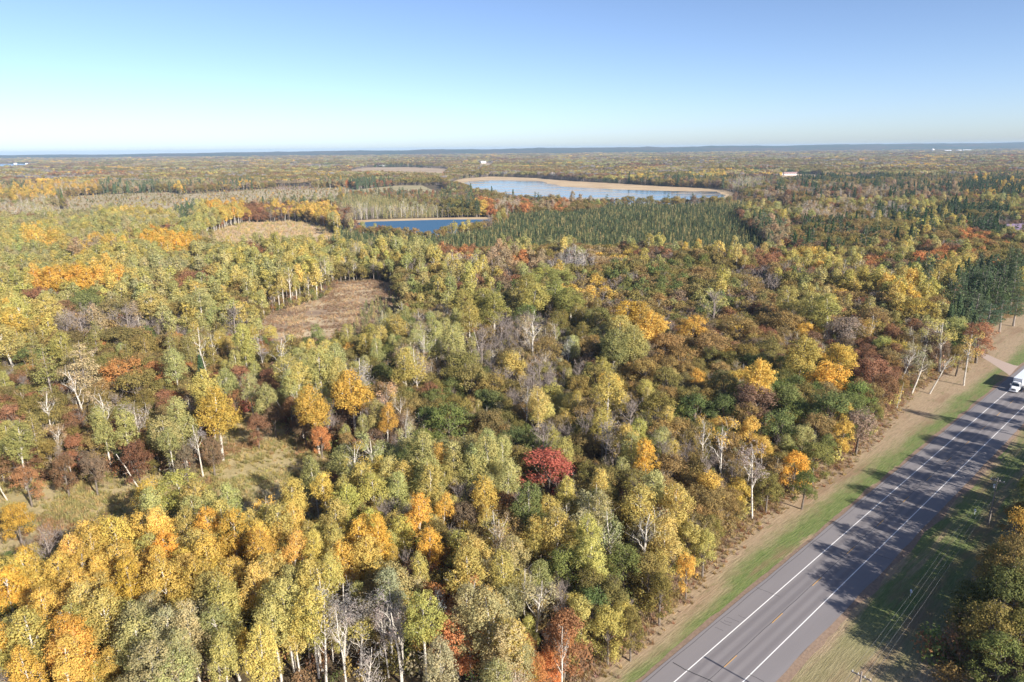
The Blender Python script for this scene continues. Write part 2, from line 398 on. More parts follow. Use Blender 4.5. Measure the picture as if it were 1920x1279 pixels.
for n0 in (0.0, 7.2):
    m = MB(); m.add([(-130, -n0 - .085, .005), (1000, -n0 - .085, .005), (1000, -n0 + .085, .005), (-130, -n0 + .085, .005)], [(0, 1, 2, 3)])
    o = road_obj('edge_line', m, M_PWHITE, parent=rd); o['label'] = 'solid white left edge line' if n0 == 0 else 'solid white right edge line'
me_d = MB(); me_d.add([(0, -.065, 0), (3.8, -.065, 0), (3.8, .065, 0), (0, .065, 0)], [(0, 1, 2, 3)]); me_d = me_d.mesh('centre_dash', [M_PYEL])
for k in range(-2, 30):
    o = link(bpy.data.objects.new('centre_dash', me_d), rd); o.location = (8.4 + k * 15.4, -3.56, .006)


def crack(pts, wdt):
    m = MB(); pts = np.array(pts, float); d = np.gradient(pts, axis=0); d /= np.linalg.norm(d, axis=1)[:, None]; nn = np.stack([-d[:, 1], d[:, 0]], 1) * wdt / 2
    k = len(pts); V = np.concatenate([np.c_[pts + nn, np.full(k, .009)], np.c_[pts - nn, np.full(k, .009)]])
    m.add(V, [(i, k + i, k + i + 1, i + 1) for i in range(k - 1)])
    return road_obj('tar_crack', m, M_TAR, parent=rd)


crack([(s, -3.42 + .04 * math.sin(s * .7)) for s in np.arange(-120, 420, 3.0)], .07)
crack([(s, 3.0 + .06 * math.sin(s * .5)) for s in np.arange(-60, 200, 3.0)], .06)
for s0, a, b, wd in ((3.2, 2.6, -10.6, .16), (9.8, -7.0, -9.4, .08), (-16, 3.4, -10.4, .12), (31, 3.3, -1, .07), (58, -4, -10.5, .07), (84, 3, -7, .07), (17.5, 2.8, .9, .07), (18.4, 2.5, 1.2, .06), (19.5, 2.6, .4, .06), (15.6, 2.6, 1.1, .06), (21.6, .1, 1.5, .06), (6.2, -8.6, -10.6, .2), (112, 3, -10, .07), (140, 3, -9, .07)):
    k = max(4, int(abs(a - b) / .7)); crack([(s0 + (i / k) * (a - b) * .16 + rs.normal(0, .07), a + (b - a) * i / k) for i in range(k + 1)], wd)

# gravel driveway
DRIVE = [from_sn(s_, n_) for s_, n_ in ((209, -3.45), (212, -5), (217, -8.5), (224, -13.5), (232.5, -20.2), (246, -37), (248.5, -35.5), (235.5, -18), (228.5, -10.5), (225.5, -6), (226, -3.45))]
sheet('driveway', DRIVE, .035, M_GRAVEL, 'pale gravel driveway joining the highway beyond the truck')

# sliver of a second paved road at the lower left
g0, g1 = G(-40, 1252), G(26, 1213); sd = (g1 - g0) / np.linalg.norm(g1 - g0); sp = np.array([sd[1], -sd[0]])
SIDE = [g0 - sd * 40, g1 + sd * 3, g1 + sd * 3 + sp * 9, g0 - sd * 40 + sp * 9]
sheet('side_road', SIDE, .03, M_ASPH, 'shaded paved side road at the lower left corner'); CLEAR.append(np.array([p for p in SIDE]))
sheet('side_road_line', [g0 - sd * 40 + sp * 7.0, g1 - sd * 1 + sp * 7.0, g1 - sd * 1 + sp * 7.16, g0 - sd * 40 + sp * 7.16], .035, M_PWHITE, 'white edge line of the shaded side road')


# ------------------------------------------------------------------ trees: shapes
def rand_unit(r, n):
    v = r.normal(0, 1, (n, 3)); return v / np.linalg.norm(v, axis=1)[:, None]


def leaf_quads(r, pos, out, size, spread=.5, aspect=(.6, 1.0)):
    n = len(pos)
    nr = out + r.normal(0, spread, (n, 3)); nr /= np.linalg.norm(nr, axis=1)[:, None] + 1e-9
    u = np.cross(nr, rand_unit(r, n)); u /= np.linalg.norm(u, axis=1)[:, None] + 1e-9
    v = np.cross(nr, u); sz = size * r.uniform(.65, 1.3, n)[:, None]; u = u * sz * .5; v = v * sz * .5 * r.uniform(aspect[0], aspect[1], (n, 1))
    return np.stack([pos - u, pos - v, pos + u, pos + v], 1).reshape(-1, 3)


def foliage(r, mb, lobes, clump_r, dens, lpc, leaf, mat=0, low=-.45, up=.25, drop=.0):
    """clumps of leaves over the skins of ellipsoid lobes"""
    C = np.array([l[0] for l in lobes], float); Rr = np.array([l[1] for l in lobes], float)
    for i in range(len(lobes)):
        a, b, c = Rr[i]; area = 4 * math.pi * (((a * b) ** 1.6 + (a * c) ** 1.6 + (b * c) ** 1.6) / 3) ** (1 / 1.6)
        n = max(4, int(area * dens)); d = rand_unit(r, n); d = d[d[:, 2] > low + r.normal(0, .12, n)]
        p = C[i] + d * Rr[i] * (r.uniform(.68, 1.04, (len(d), 1)) + .34 * r.uniform(0, 1, (len(d), 1)) ** 5)
        keep = np.ones(len(p), bool)
        for j in range(len(lobes)):
            if j != i: keep &= (((p - C[j]) / Rr[j]) ** 2).sum(1) > .62
        keep &= r.uniform(0, 1, len(p)) > drop + .3 * (math.sin(i * 2.3 + C[i][0] * 3) > .45)
        p = p[keep]; d = d[keep]
        if not len(p): continue
        k = r.integers(max(1, int(lpc * .6)), int(lpc * 1.4) + 1, len(p))
        P_ = np.repeat(p, k, 0); D_ = np.repeat(d, k, 0)
        loc = r.normal(0, 1, P_.shape) * clump_r * np.repeat(r.uniform(.35, .62, len(p)), k)[:, None]
        pos = P_ + loc
        out = D_ * .7 + loc / clump_r * .7 + np.array([0, 0, up])
        cv = np.clip(np.repeat(r.normal(.5, .17, len(p)), k) + r.normal(0, .13, len(P_)), 0, 1)
        mb.quads(leaf_quads(r, pos, out, leaf), mat, cv)


def limb(r, mb, a, b, r0, r1, mat, n=4, sag=.1, seg=3):
    a, b = np.array(a, float), np.array(b, float); t = np.linspace(0, 1, seg + 1)[:, None]; L = np.linalg.norm(b - a)
    p = a + (b - a) * t; p[1:-1] += r.normal(0, sag * L * .35, (seg - 1, 3)); p[:, 2] += (np.sin(t[:, 0] * math.pi) * L * sag * r.uniform(-.3, .8))
    mb.tube(p, np.linspace(r0, r1, seg + 1), n, mat, cap=False); return p


def trunk(r, mb, H, r0, mat, lean=.03, n=6, top=.05):
    t = np.linspace(0, 1, 7); off = np.cumsum(r.normal(0, lean, (7, 2)), 0) * H * .35; off[0] = 0
    p = np.c_[off * t[:, None], t * H]; p[0, 2] = -.25
    mb.tube(p, r0 * (1 - t) ** .85 + top, n, mat, cap=False); return p


def twigs(r, mb, p0, d0, n, length, width, mat, spread=.6):
    """thin triangles-like slivers from points p0 along d0"""
    d = d0 + r.normal(0, spread, (n, 3)); d /= np.linalg.norm(d, axis=1)[:, None]; L = length * r.uniform(.5, 1.2, (n, 1))
    u = np.cross(d, rand_unit(r, n)); u /= np.linalg.norm(u, axis=1)[:, None]; u = u * width * .5
    mid = p0 + d * L * .5 + r.normal(0, .08, (n, 3)) * L
    mb.quads(np.stack([p0 - u, p0 + u, mid + u * .7, mid - u * .7], 1).reshape(-1, 3), mat)
    e = p0 + d * L
    mb.quads(np.stack([mid - u * .7, mid + u * .7, e + u * .25, e - u * .25], 1).reshape(-1, 3), mat)


def at_h(p, z): return np.array([np.interp(z, p[:, 2], p[:, 0]), np.interp(z, p[:, 2], p[:, 1]), z])


def tip_twigs(r, mb, lobes, n, wdt):
    C = np.array([l[0] for l in lobes], float); Rr = np.array([l[1] for l in lobes], float); i = r.integers(0, len(C), n); d = rand_unit(r, n); d[:, 2] = np.abs(d[:, 2]) * .8
    twigs(r, mb, C[i] + d * Rr[i] * .75, d + [0, 0, .35], n, 1.0, wdt, 0, .3)


def mk_aspen(r, lod, sparse=1.0, bark=1):
    cr, tr = MB(), MB(); H = 17 * r.uniform(.95, 1.05); p = trunk(r, tr, H * .93, .19, 0, .02, 6 if lod == 0 else 4)
    zb = H * r.uniform(.30, .43); lobes = []
    for k in range(r.integers(8, 12)):
        t = r.uniform(0, 1) ** .8; z = zb + (H - zb) * (.1 + .72 * t); rad = 2.5 * math.sin(math.pi * (.22 + .70 * t)) * r.uniform(.35, .8); th = k * 2.4 + r.uniform(-.5, .5)
        q = at_h(p, z) + np.array([math.cos(th) * rad, math.sin(th) * rad, 0]); s = r.uniform(1.05, 1.55)
        lobes.append((q, (s, s, s * r.uniform(1.25, 1.75)))); limb(r, tr, at_h(p, z - rad * .9 - .7), q + [0, 0, s * .4], .07, .02, 0, 4, .12)
    lobes.append((at_h(p, H * .9) + [0, 0, .1], (1.05, 1.05, 1.7)))
    tip_twigs(r, tr, lobes, 60 if lod == 0 else 20, .035 if lod == 0 else .07)
    if lod == 0: foliage(r, cr, lobes, .58, 2.5 * sparse, 24, .235, low=-.7, drop=r.choice([.04, .12, .3]))
    else: foliage(r, cr, lobes, .8, 1.0 * sparse, 8, .58, low=-.6)
    for k in range(5):                          # dead lower branches
        z = zb * r.uniform(.55, 1); th = r.uniform(0, 6.28); limb(r, tr, at_h(p, z), at_h(p, z) + [math.cos(th) * 1.3, math.sin(th) * 1.3, .3], .03, .012, 0, 3, .15, 2)
    return cr, tr


def mk_birch(r, lod):
    """white-stemmed tree that has lost many of its leaves: pale limbs show"""
    cr, tr = MB(), MB(); H = 17 * r.uniform(.92, 1.05); p = trunk(r, tr, H * .9, .19, 0, .03, 6 if lod == 0 else 4)
    lobes = []
    for k in range(r.integers(8, 11)):
        z = H * r.uniform(.35, .72); th = k * 2.4 + r.uniform(-.5, .5); L = r.uniform(1.6, 3.2)
        q = at_h(p, z) + np.array([math.cos(th) * L * .62, math.sin(th) * L * .62, L]); pts = limb(r, tr, at_h(p, z), q, .085, .03, 0, 4, .12)
        for j in range(3):
            a = pts[r.integers(1, 4)]; b = a + r.normal(0, .7, 3) + [0, 0, 1.1]; limb(r, tr, a, b, .035, .012, 0, 3, .1, 2)
        if r.uniform() < .75: s = r.uniform(.7, 1.15); lobes.append((q + [0, 0, .4], (s, s, s * 1.3)))
    base = np.stack([at_h(p, z) for z in r.uniform(H * .4, H * .9, 90 if lod == 0 else 40)])
    twigs(r, tr, base + r.normal(0, .8, base.shape), np.array([0, 0, .7]), len(base), 1.3, .03 if lod == 0 else .06, 0, .7)
    if lod == 0: foliage(r, cr, lobes, .62, 1.3, 12, .23, low=-.7)
    else: foliage(r, cr, lobes, .8, .6, 5, .52, low=-.7)
    return cr, tr


def mk_oak(r, lod, R=4.3, H=13.0, flat=.62):
    cr, tr = MB(), MB(); p = trunk(r, tr, H * .62, .27, 0, .03, 6 if lod == 0 else 4, .08)
    lobes = []; n = r.integers(9, 13)
    for k in range(n):
        u = (k + .5) / n; rad = R * .74 * math.sqrt(u); th = k * 2.399 + r.uniform(-.35, .35)
        z = H * (.86 - .34 * u ** 1.5) + r.normal(0, .45); s = R * r.uniform(.27, .40)
        q = np.array([math.cos(th) * rad, math.sin(th) * rad, z - s * .5]); lobes.append((q, (s, s, s * flat * r.uniform(.85, 1.25))))
        limb(r, tr, at_h(p, H * r.uniform(.28, .55)), q, .10, .03, 0, 4, .12)
    for k in range(5):
        th = r.uniform(0, 6.28); s = R * r.uniform(.22, .32); q = np.array([math.cos(th) * R * .62, math.sin(th) * R * .62, H * r.uniform(.22, .45)]); lobes.append((q, (s, s, s * .7)))
        limb(r, tr, at_h(p, H * .3), q, .07, .02, 0, 4, .1)
    tip_twigs(r, tr, lobes, 90 if lod == 0 else 26, .04 if lod == 0 else .09)
    if lod == 0: foliage(r, cr, lobes, .66, 2.3, 21, .27, low=-.45, drop=r.choice([.03, .12, .32]))
    else: foliage(r, cr, lobes, .9, .95, 7, .66, low=-.4)
    return cr, tr


def mk_maple(r, lod): return mk_oak(r, lod, 3.7, 13.5, .95)


def mk_bare(r, lod):
    cr, tr = MB(), MB(); H = 14 * r.uniform(.9, 1.08); p = trunk(r, tr, H * .85, .17, 0, .03, 5 if lod == 0 else 4)
    P0, D0 = [], []
    for k in range(13):
        z = H * r.uniform(.28, .78); th = k * 2.4 + r.uniform(-.4, .4); L = H * r.uniform(.16, .30) * (1.15 - .6 * z / H)
        d = np.array([math.cos(th) * .7, math.sin(th) * .7, .9]); q = at_h(p, z) + d * L; pts = limb(r, tr, at_h(p, z), q, .06, .02, 0, 4 if lod == 0 else 3, .1)
        for j in range(5 if lod == 0 else 2):
            a = pts[r.integers(1, 4)]; e = a + r.normal(0, .6, 3) * L * .35 + [0, 0, L * .4]; limb(r, tr, a, e, .025, .01, 0, 3, .1, 2); P0 += [a, (a + e) / 2, e]; D0 += [(e - a)] * 3
    P0, D0 = np.array(P0), np.array(D0); k = 420 if lod == 0 else 130; i = r.integers(0, len(P0), k)
    dd = D0[i] / (np.linalg.norm(D0[i], axis=1)[:, None] + 1e-9)
    twigs(r, cr, P0[i] + r.normal(0, .15, (k, 3)), dd * .7 + [0, 0, .5], k, 1.15, .035 if lod == 0 else .085, 0, .55)
    return cr, tr


def mk_pine(r, lod):
    cr, tr = MB(), MB(); H = 19 * r.uniform(.95, 1.05); p = trunk(r, tr, H, .24, 0, .012, 6 if lod == 0 else 4, .03)
    lobes = []; z = H * r.uniform(.24, .42)
    while z < H * .97:
        f = min(1, 1 - (z - H * .42) / (H * .58)); L0 = 3.2 * (f ** .75) * (.75 if z < H * .5 else 1)
        for k in range(r.integers(3, 6)):
            th = r.uniform(0, 6.28); L = L0 * r.uniform(.6, 1.1) + .35; q = at_h(p, z) + np.array([math.cos(th) * L, math.sin(th) * L, L * .22])
            limb(r, tr, at_h(p, z), q, .05, .015, 0, 3, .06, 2); c = at_h(p, z) * .32 + q * .68; s = .3 + L * .33; lobes.append((c, (s, s, .34)))
        z += r.uniform(.75, 1.25)
    foliage(r, cr, lobes, .5, 2.4 if lod == 0 else .9, 8 if lod == 0 else 4, .26 if lod == 0 else .6, low=-.9, up=.5)
    return cr, tr


def mk_cone(r, lod, H, R, dens, leaf):
    cr, tr = MB(), MB(); p = trunk(r, tr, H, .09, 0, .01, 4, .015); n = int(dens * H)
    z = H * (.08 + .9 * r.uniform(0, 1, n) ** 1.15); rad = R * (1 - z / H) ** .8 * r.uniform(.25, 1.1, n) + .05; th = r.uniform(0, 6.28, n)
    c = np.stack([np.cos(th) * rad, np.sin(th) * rad, z], 1); out = np.stack([np.cos(th) * .6, np.sin(th) * .6, np.full(n, .5)], 1)
    cr.quads(leaf_quads(r, c, out, leaf, .55), 0, np.clip(r.normal(.5, .2, n), 0, 1)); return cr, tr


def mk_spruce(r, lod): return mk_cone(r, lod, 9 * r.uniform(.8, 1.1), 1.05, 70 if lod == 0 else 26, .34 if lod == 0 else .55)
def mk_tamarack(r, lod): return mk_cone(r, lod, 10 * r.uniform(.8, 1.1), 1.25, 46 if lod == 0 else 20, .30 if lod == 0 else .5)
def mk_bigspruce(r, lod): return mk_cone(r, lod, 18 * r.uniform(.9, 1.05), 2.9, 150 if lod == 0 else 40, .5 if lod == 0 else .9)


#            maker, nominal height, crown width, leaf material, bark material, near variants
KINDS = {
    'aspen': (mk_aspen, 17, 5.6, M_LEAF, M_WHITE, 7), 'birch': (mk_birch, 17, 5.4, M_LEAF, M_WHITE, 6), 'oak': (mk_oak, 13, 8.6, M_LEAF, M_GREY, 7),
    'maple': (mk_maple, 13.5, 7.4, M_LEAF, M_GREY, 6), 'bare': (mk_bare, 14, 5.6, M_TWIG, M_TWIG, 6), 'pine': (mk_pine, 19, 6.2, M_NEEDLE, M_PINE, 4),
    'spruce': (mk_spruce, 9, 2.1, M_NEEDLE, M_GREY, 5), 'tamarack': (mk_tamarack, 10, 2.4, M_NEEDLE, M_GREY, 5), 'fir': (mk_bigspruce, 18, 5.8, M_NEEDLE, M_GREY, 4)}
NEAR, VARS = {}, {}                              # near crown / trunk meshes; collections of whole trees for the woods
def joined(cr, tr, name, lm, bm):
    m = MB()
    for src, k in ((cr, 0), (tr, 1)):
        for v in src.v: m.v.append(v)
        m.f += [tuple(i + m.n for i in f) for f in src.f]; m.m += [k] * len(src.f); m.a += src.a; m.n += src.n
    return m.mesh(name, [lm, bm])


for ki, (kn, (fn, H, W, lm, bm, nv)) in enumerate(KINDS.items()):
    c = bpy.data.collections.new(kn + '_shapes'); VARS[kn] = (c, nv, 4); NEAR[kn] = []
    for v in range(nv + 4):
        r = np.random.default_rng(100 * ki + v); cr, tr = fn(r, 0 if v < nv else 1)
        if v < nv:
            NEAR[kn].append((cr.mesh(kn + '_crown', [lm]) if cr.n else None, tr.mesh(kn + '_trunk', [bm])))
        c.objects.link(bpy.data.objects.new('%s_shape_%02d' % (kn, v), joined(cr, tr, kn + '_tree', lm, bm)))

# groups of far crowns
def far_group(r, conifer):
    m = MB()
    for k in range(8 if conifer else 6):
        th = r.uniform(0, 6.28); d = 7.0 * math.sqrt(r.uniform(0, 1)); x, y = math.cos(th) * d, math.sin(th) * d; H = r.uniform(10, 16)
        tone = r.normal(.5, .13)
        if conifer:
            n = 40; z = H * (.1 + .9 * r.uniform(0, 1, n)); rad = 2.4 * (1 - z / H) ** .8 * r.uniform(.4, 1.1, n); t2 = r.uniform(0, 6.28, n)
            c = np.stack([x + np.cos(t2) * rad, y + np.sin(t2) * rad, z], 1); out = np.stack([np.cos(t2) * .6, np.sin(t2) * .6, np.full(n, .5)], 1)
        else:
            n = 70; R = r.uniform(2.6, 4.6); d3 = rand_unit(r, n); d3[:, 2] = np.where(d3[:, 2] < -.3, -d3[:, 2], d3[:, 2]); c = np.array([x, y, H - R * .7]) + d3 * [R, R, R * .75] * r.uniform(.8, 1.1, (n, 1)); out = d3 * .8 + [0, 0, .25]
            for q in range(2):
                a = np.array([x + r.normal(0, 1.5), y + r.normal(0, 1.5), 0]); m.tube([a, a + [0, 0, H * .75]], [.16, .1], 3, 1, cap=False)
        m.quads(leaf_quads(r, c, out, 1.5 if not conifer else 1.2, .5), 0, np.clip(tone + r.normal(0, .14, n), 0, 1))
    return m.mesh('crown_group', [M_NEEDLE if conifer else M_LEAF, M_TWIG])


FARC = bpy.data.collections.new('far_shapes')
for v in range(8): FARC.objects.link(bpy.data.objects.new('far_shape_%02d' % v, far_group(np.random.default_rng(900 + v), v >= 6)))


# ------------------------------------------------------------------ scatter of the masses (geometry nodes)
def scatter(name, pts, idx, rot, scl, tint, coll, label, cat, mats=()):
    n = len(pts)
    me = bpy.data.meshes.new(name); me.vertices.add(n); me.vertices.foreach_set('co', np.asarray(pts, np.float32).ravel())
    a = me.attributes.new('idx', 'INT', 'POINT'); a.data.foreach_set('value', np.asarray(idx, np.int32))
    a = me.attributes.new('rot', 'FLOAT_VECTOR', 'POINT'); a.data.foreach_set('vector', np.asarray(rot, np.float32).ravel())
    a = me.attributes.new('scl', 'FLOAT_VECTOR', 'POINT'); a.data.foreach_set('vector', np.asarray(scl, np.float32).ravel())
    a = me.attributes.new('tint', 'FLOAT_VECTOR', 'POINT'); a.data.foreach_set('vector', np.asarray(tint, np.float32).ravel())
    o = link(bpy.data.objects.new(name, me)); tag(o, label, cat, None, 'stuff')
    ng = bpy.data.node_groups.new(name + '_nodes', 'GeometryNodeTree')
    ng.interface.new_socket('Geometry', in_out='INPUT', socket_type='NodeSocketGeometry'); ng.interface.new_socket('Geometry', in_out='OUTPUT', socket_type='NodeSocketGeometry')
    N, L = ng.nodes, ng.links; gi, go = N.new('NodeGroupInput'), N.new('NodeGroupOutput')
    ci = N.new('GeometryNodeCollectionInfo'); ci.inputs['Collection'].default_value = coll; ci.inputs['Separate Children'].default_value = True; ci.inputs['Reset Children'].default_value = True
    ip = N.new('GeometryNodeInstanceOnPoints'); ip.inputs['Pick Instance'].default_value = True
    def attr(nm, ty):
        q = N.new('GeometryNodeInputNamedAttribute'); q.data_type = ty; q.inputs['Name'].default_value = nm; return q.outputs[0]
    L.new(gi.outputs[0], ip.inputs['Points']); L.new(ci.outputs[0], ip.inputs['Instance']); L.new(attr('idx', 'INT'), ip.inputs['Instance Index'])
    L.new(attr('rot', 'FLOAT_VECTOR'), ip.inputs['Rotation']); L.new(attr('scl', 'FLOAT_VECTOR'), ip.inputs['Scale']); L.new(ip.outputs[0], go.inputs[0])
    md = o.modifiers.new('scatter', 'NODES'); md.node_group = ng
    return o


# ------------------------------------------------------------------ colours of the foliage (linear reflectance)
TINT = {'gold': (.63, .45, .125), 'ogold': (.64, .405, .095), 'yg': (.51, .435, .15), 'lime': (.42, .395, .165), 'gg': (.42, .375, .20), 'green': (.19, .22, .08), 'dgreen': (.06, .095, .045),
        'olive': (.275, .23, .085), 'bronze': (.33, .24, .105), 'rust': (.32, .175, .10), 'red': (.45, .14, .105), 'orange': (.50, .25, .11), 'brown': (.25, .175, .12), 'tan': (.42, .32, .20), 'dome': (.385, .36, .12), 'dolive': (.19, .185, .075),
        'bare': (.37, .32, .30), 'pgreen': (.10, .135, .07), 'spr': (.09, .115, .06), 'sprl': (.185, .19, .09), 'tam': (.33, .29, .135), 'pink': (.38, .27, .22)}
WORD = {'dome': 'yellowish olive', 'dolive': 'dull olive', 'gold': 'golden', 'ogold': 'orange-gold', 'yg': 'yellow-green', 'lime': 'pale green', 'gg': 'dull grey-green', 'green': 'bright green', 'dgreen': 'dark green', 'olive': 'olive green', 'bronze': 'bronze',
        'rust': 'rust-brown', 'red': 'crimson', 'orange': 'orange', 'brown': 'brown', 'tan': 'tan', 'bare': 'leafless grey', 'pgreen': 'dark green', 'spr': 'dark green', 'sprl': 'olive green', 'tam': 'olive-gold', 'pink': 'pinkish tan'}

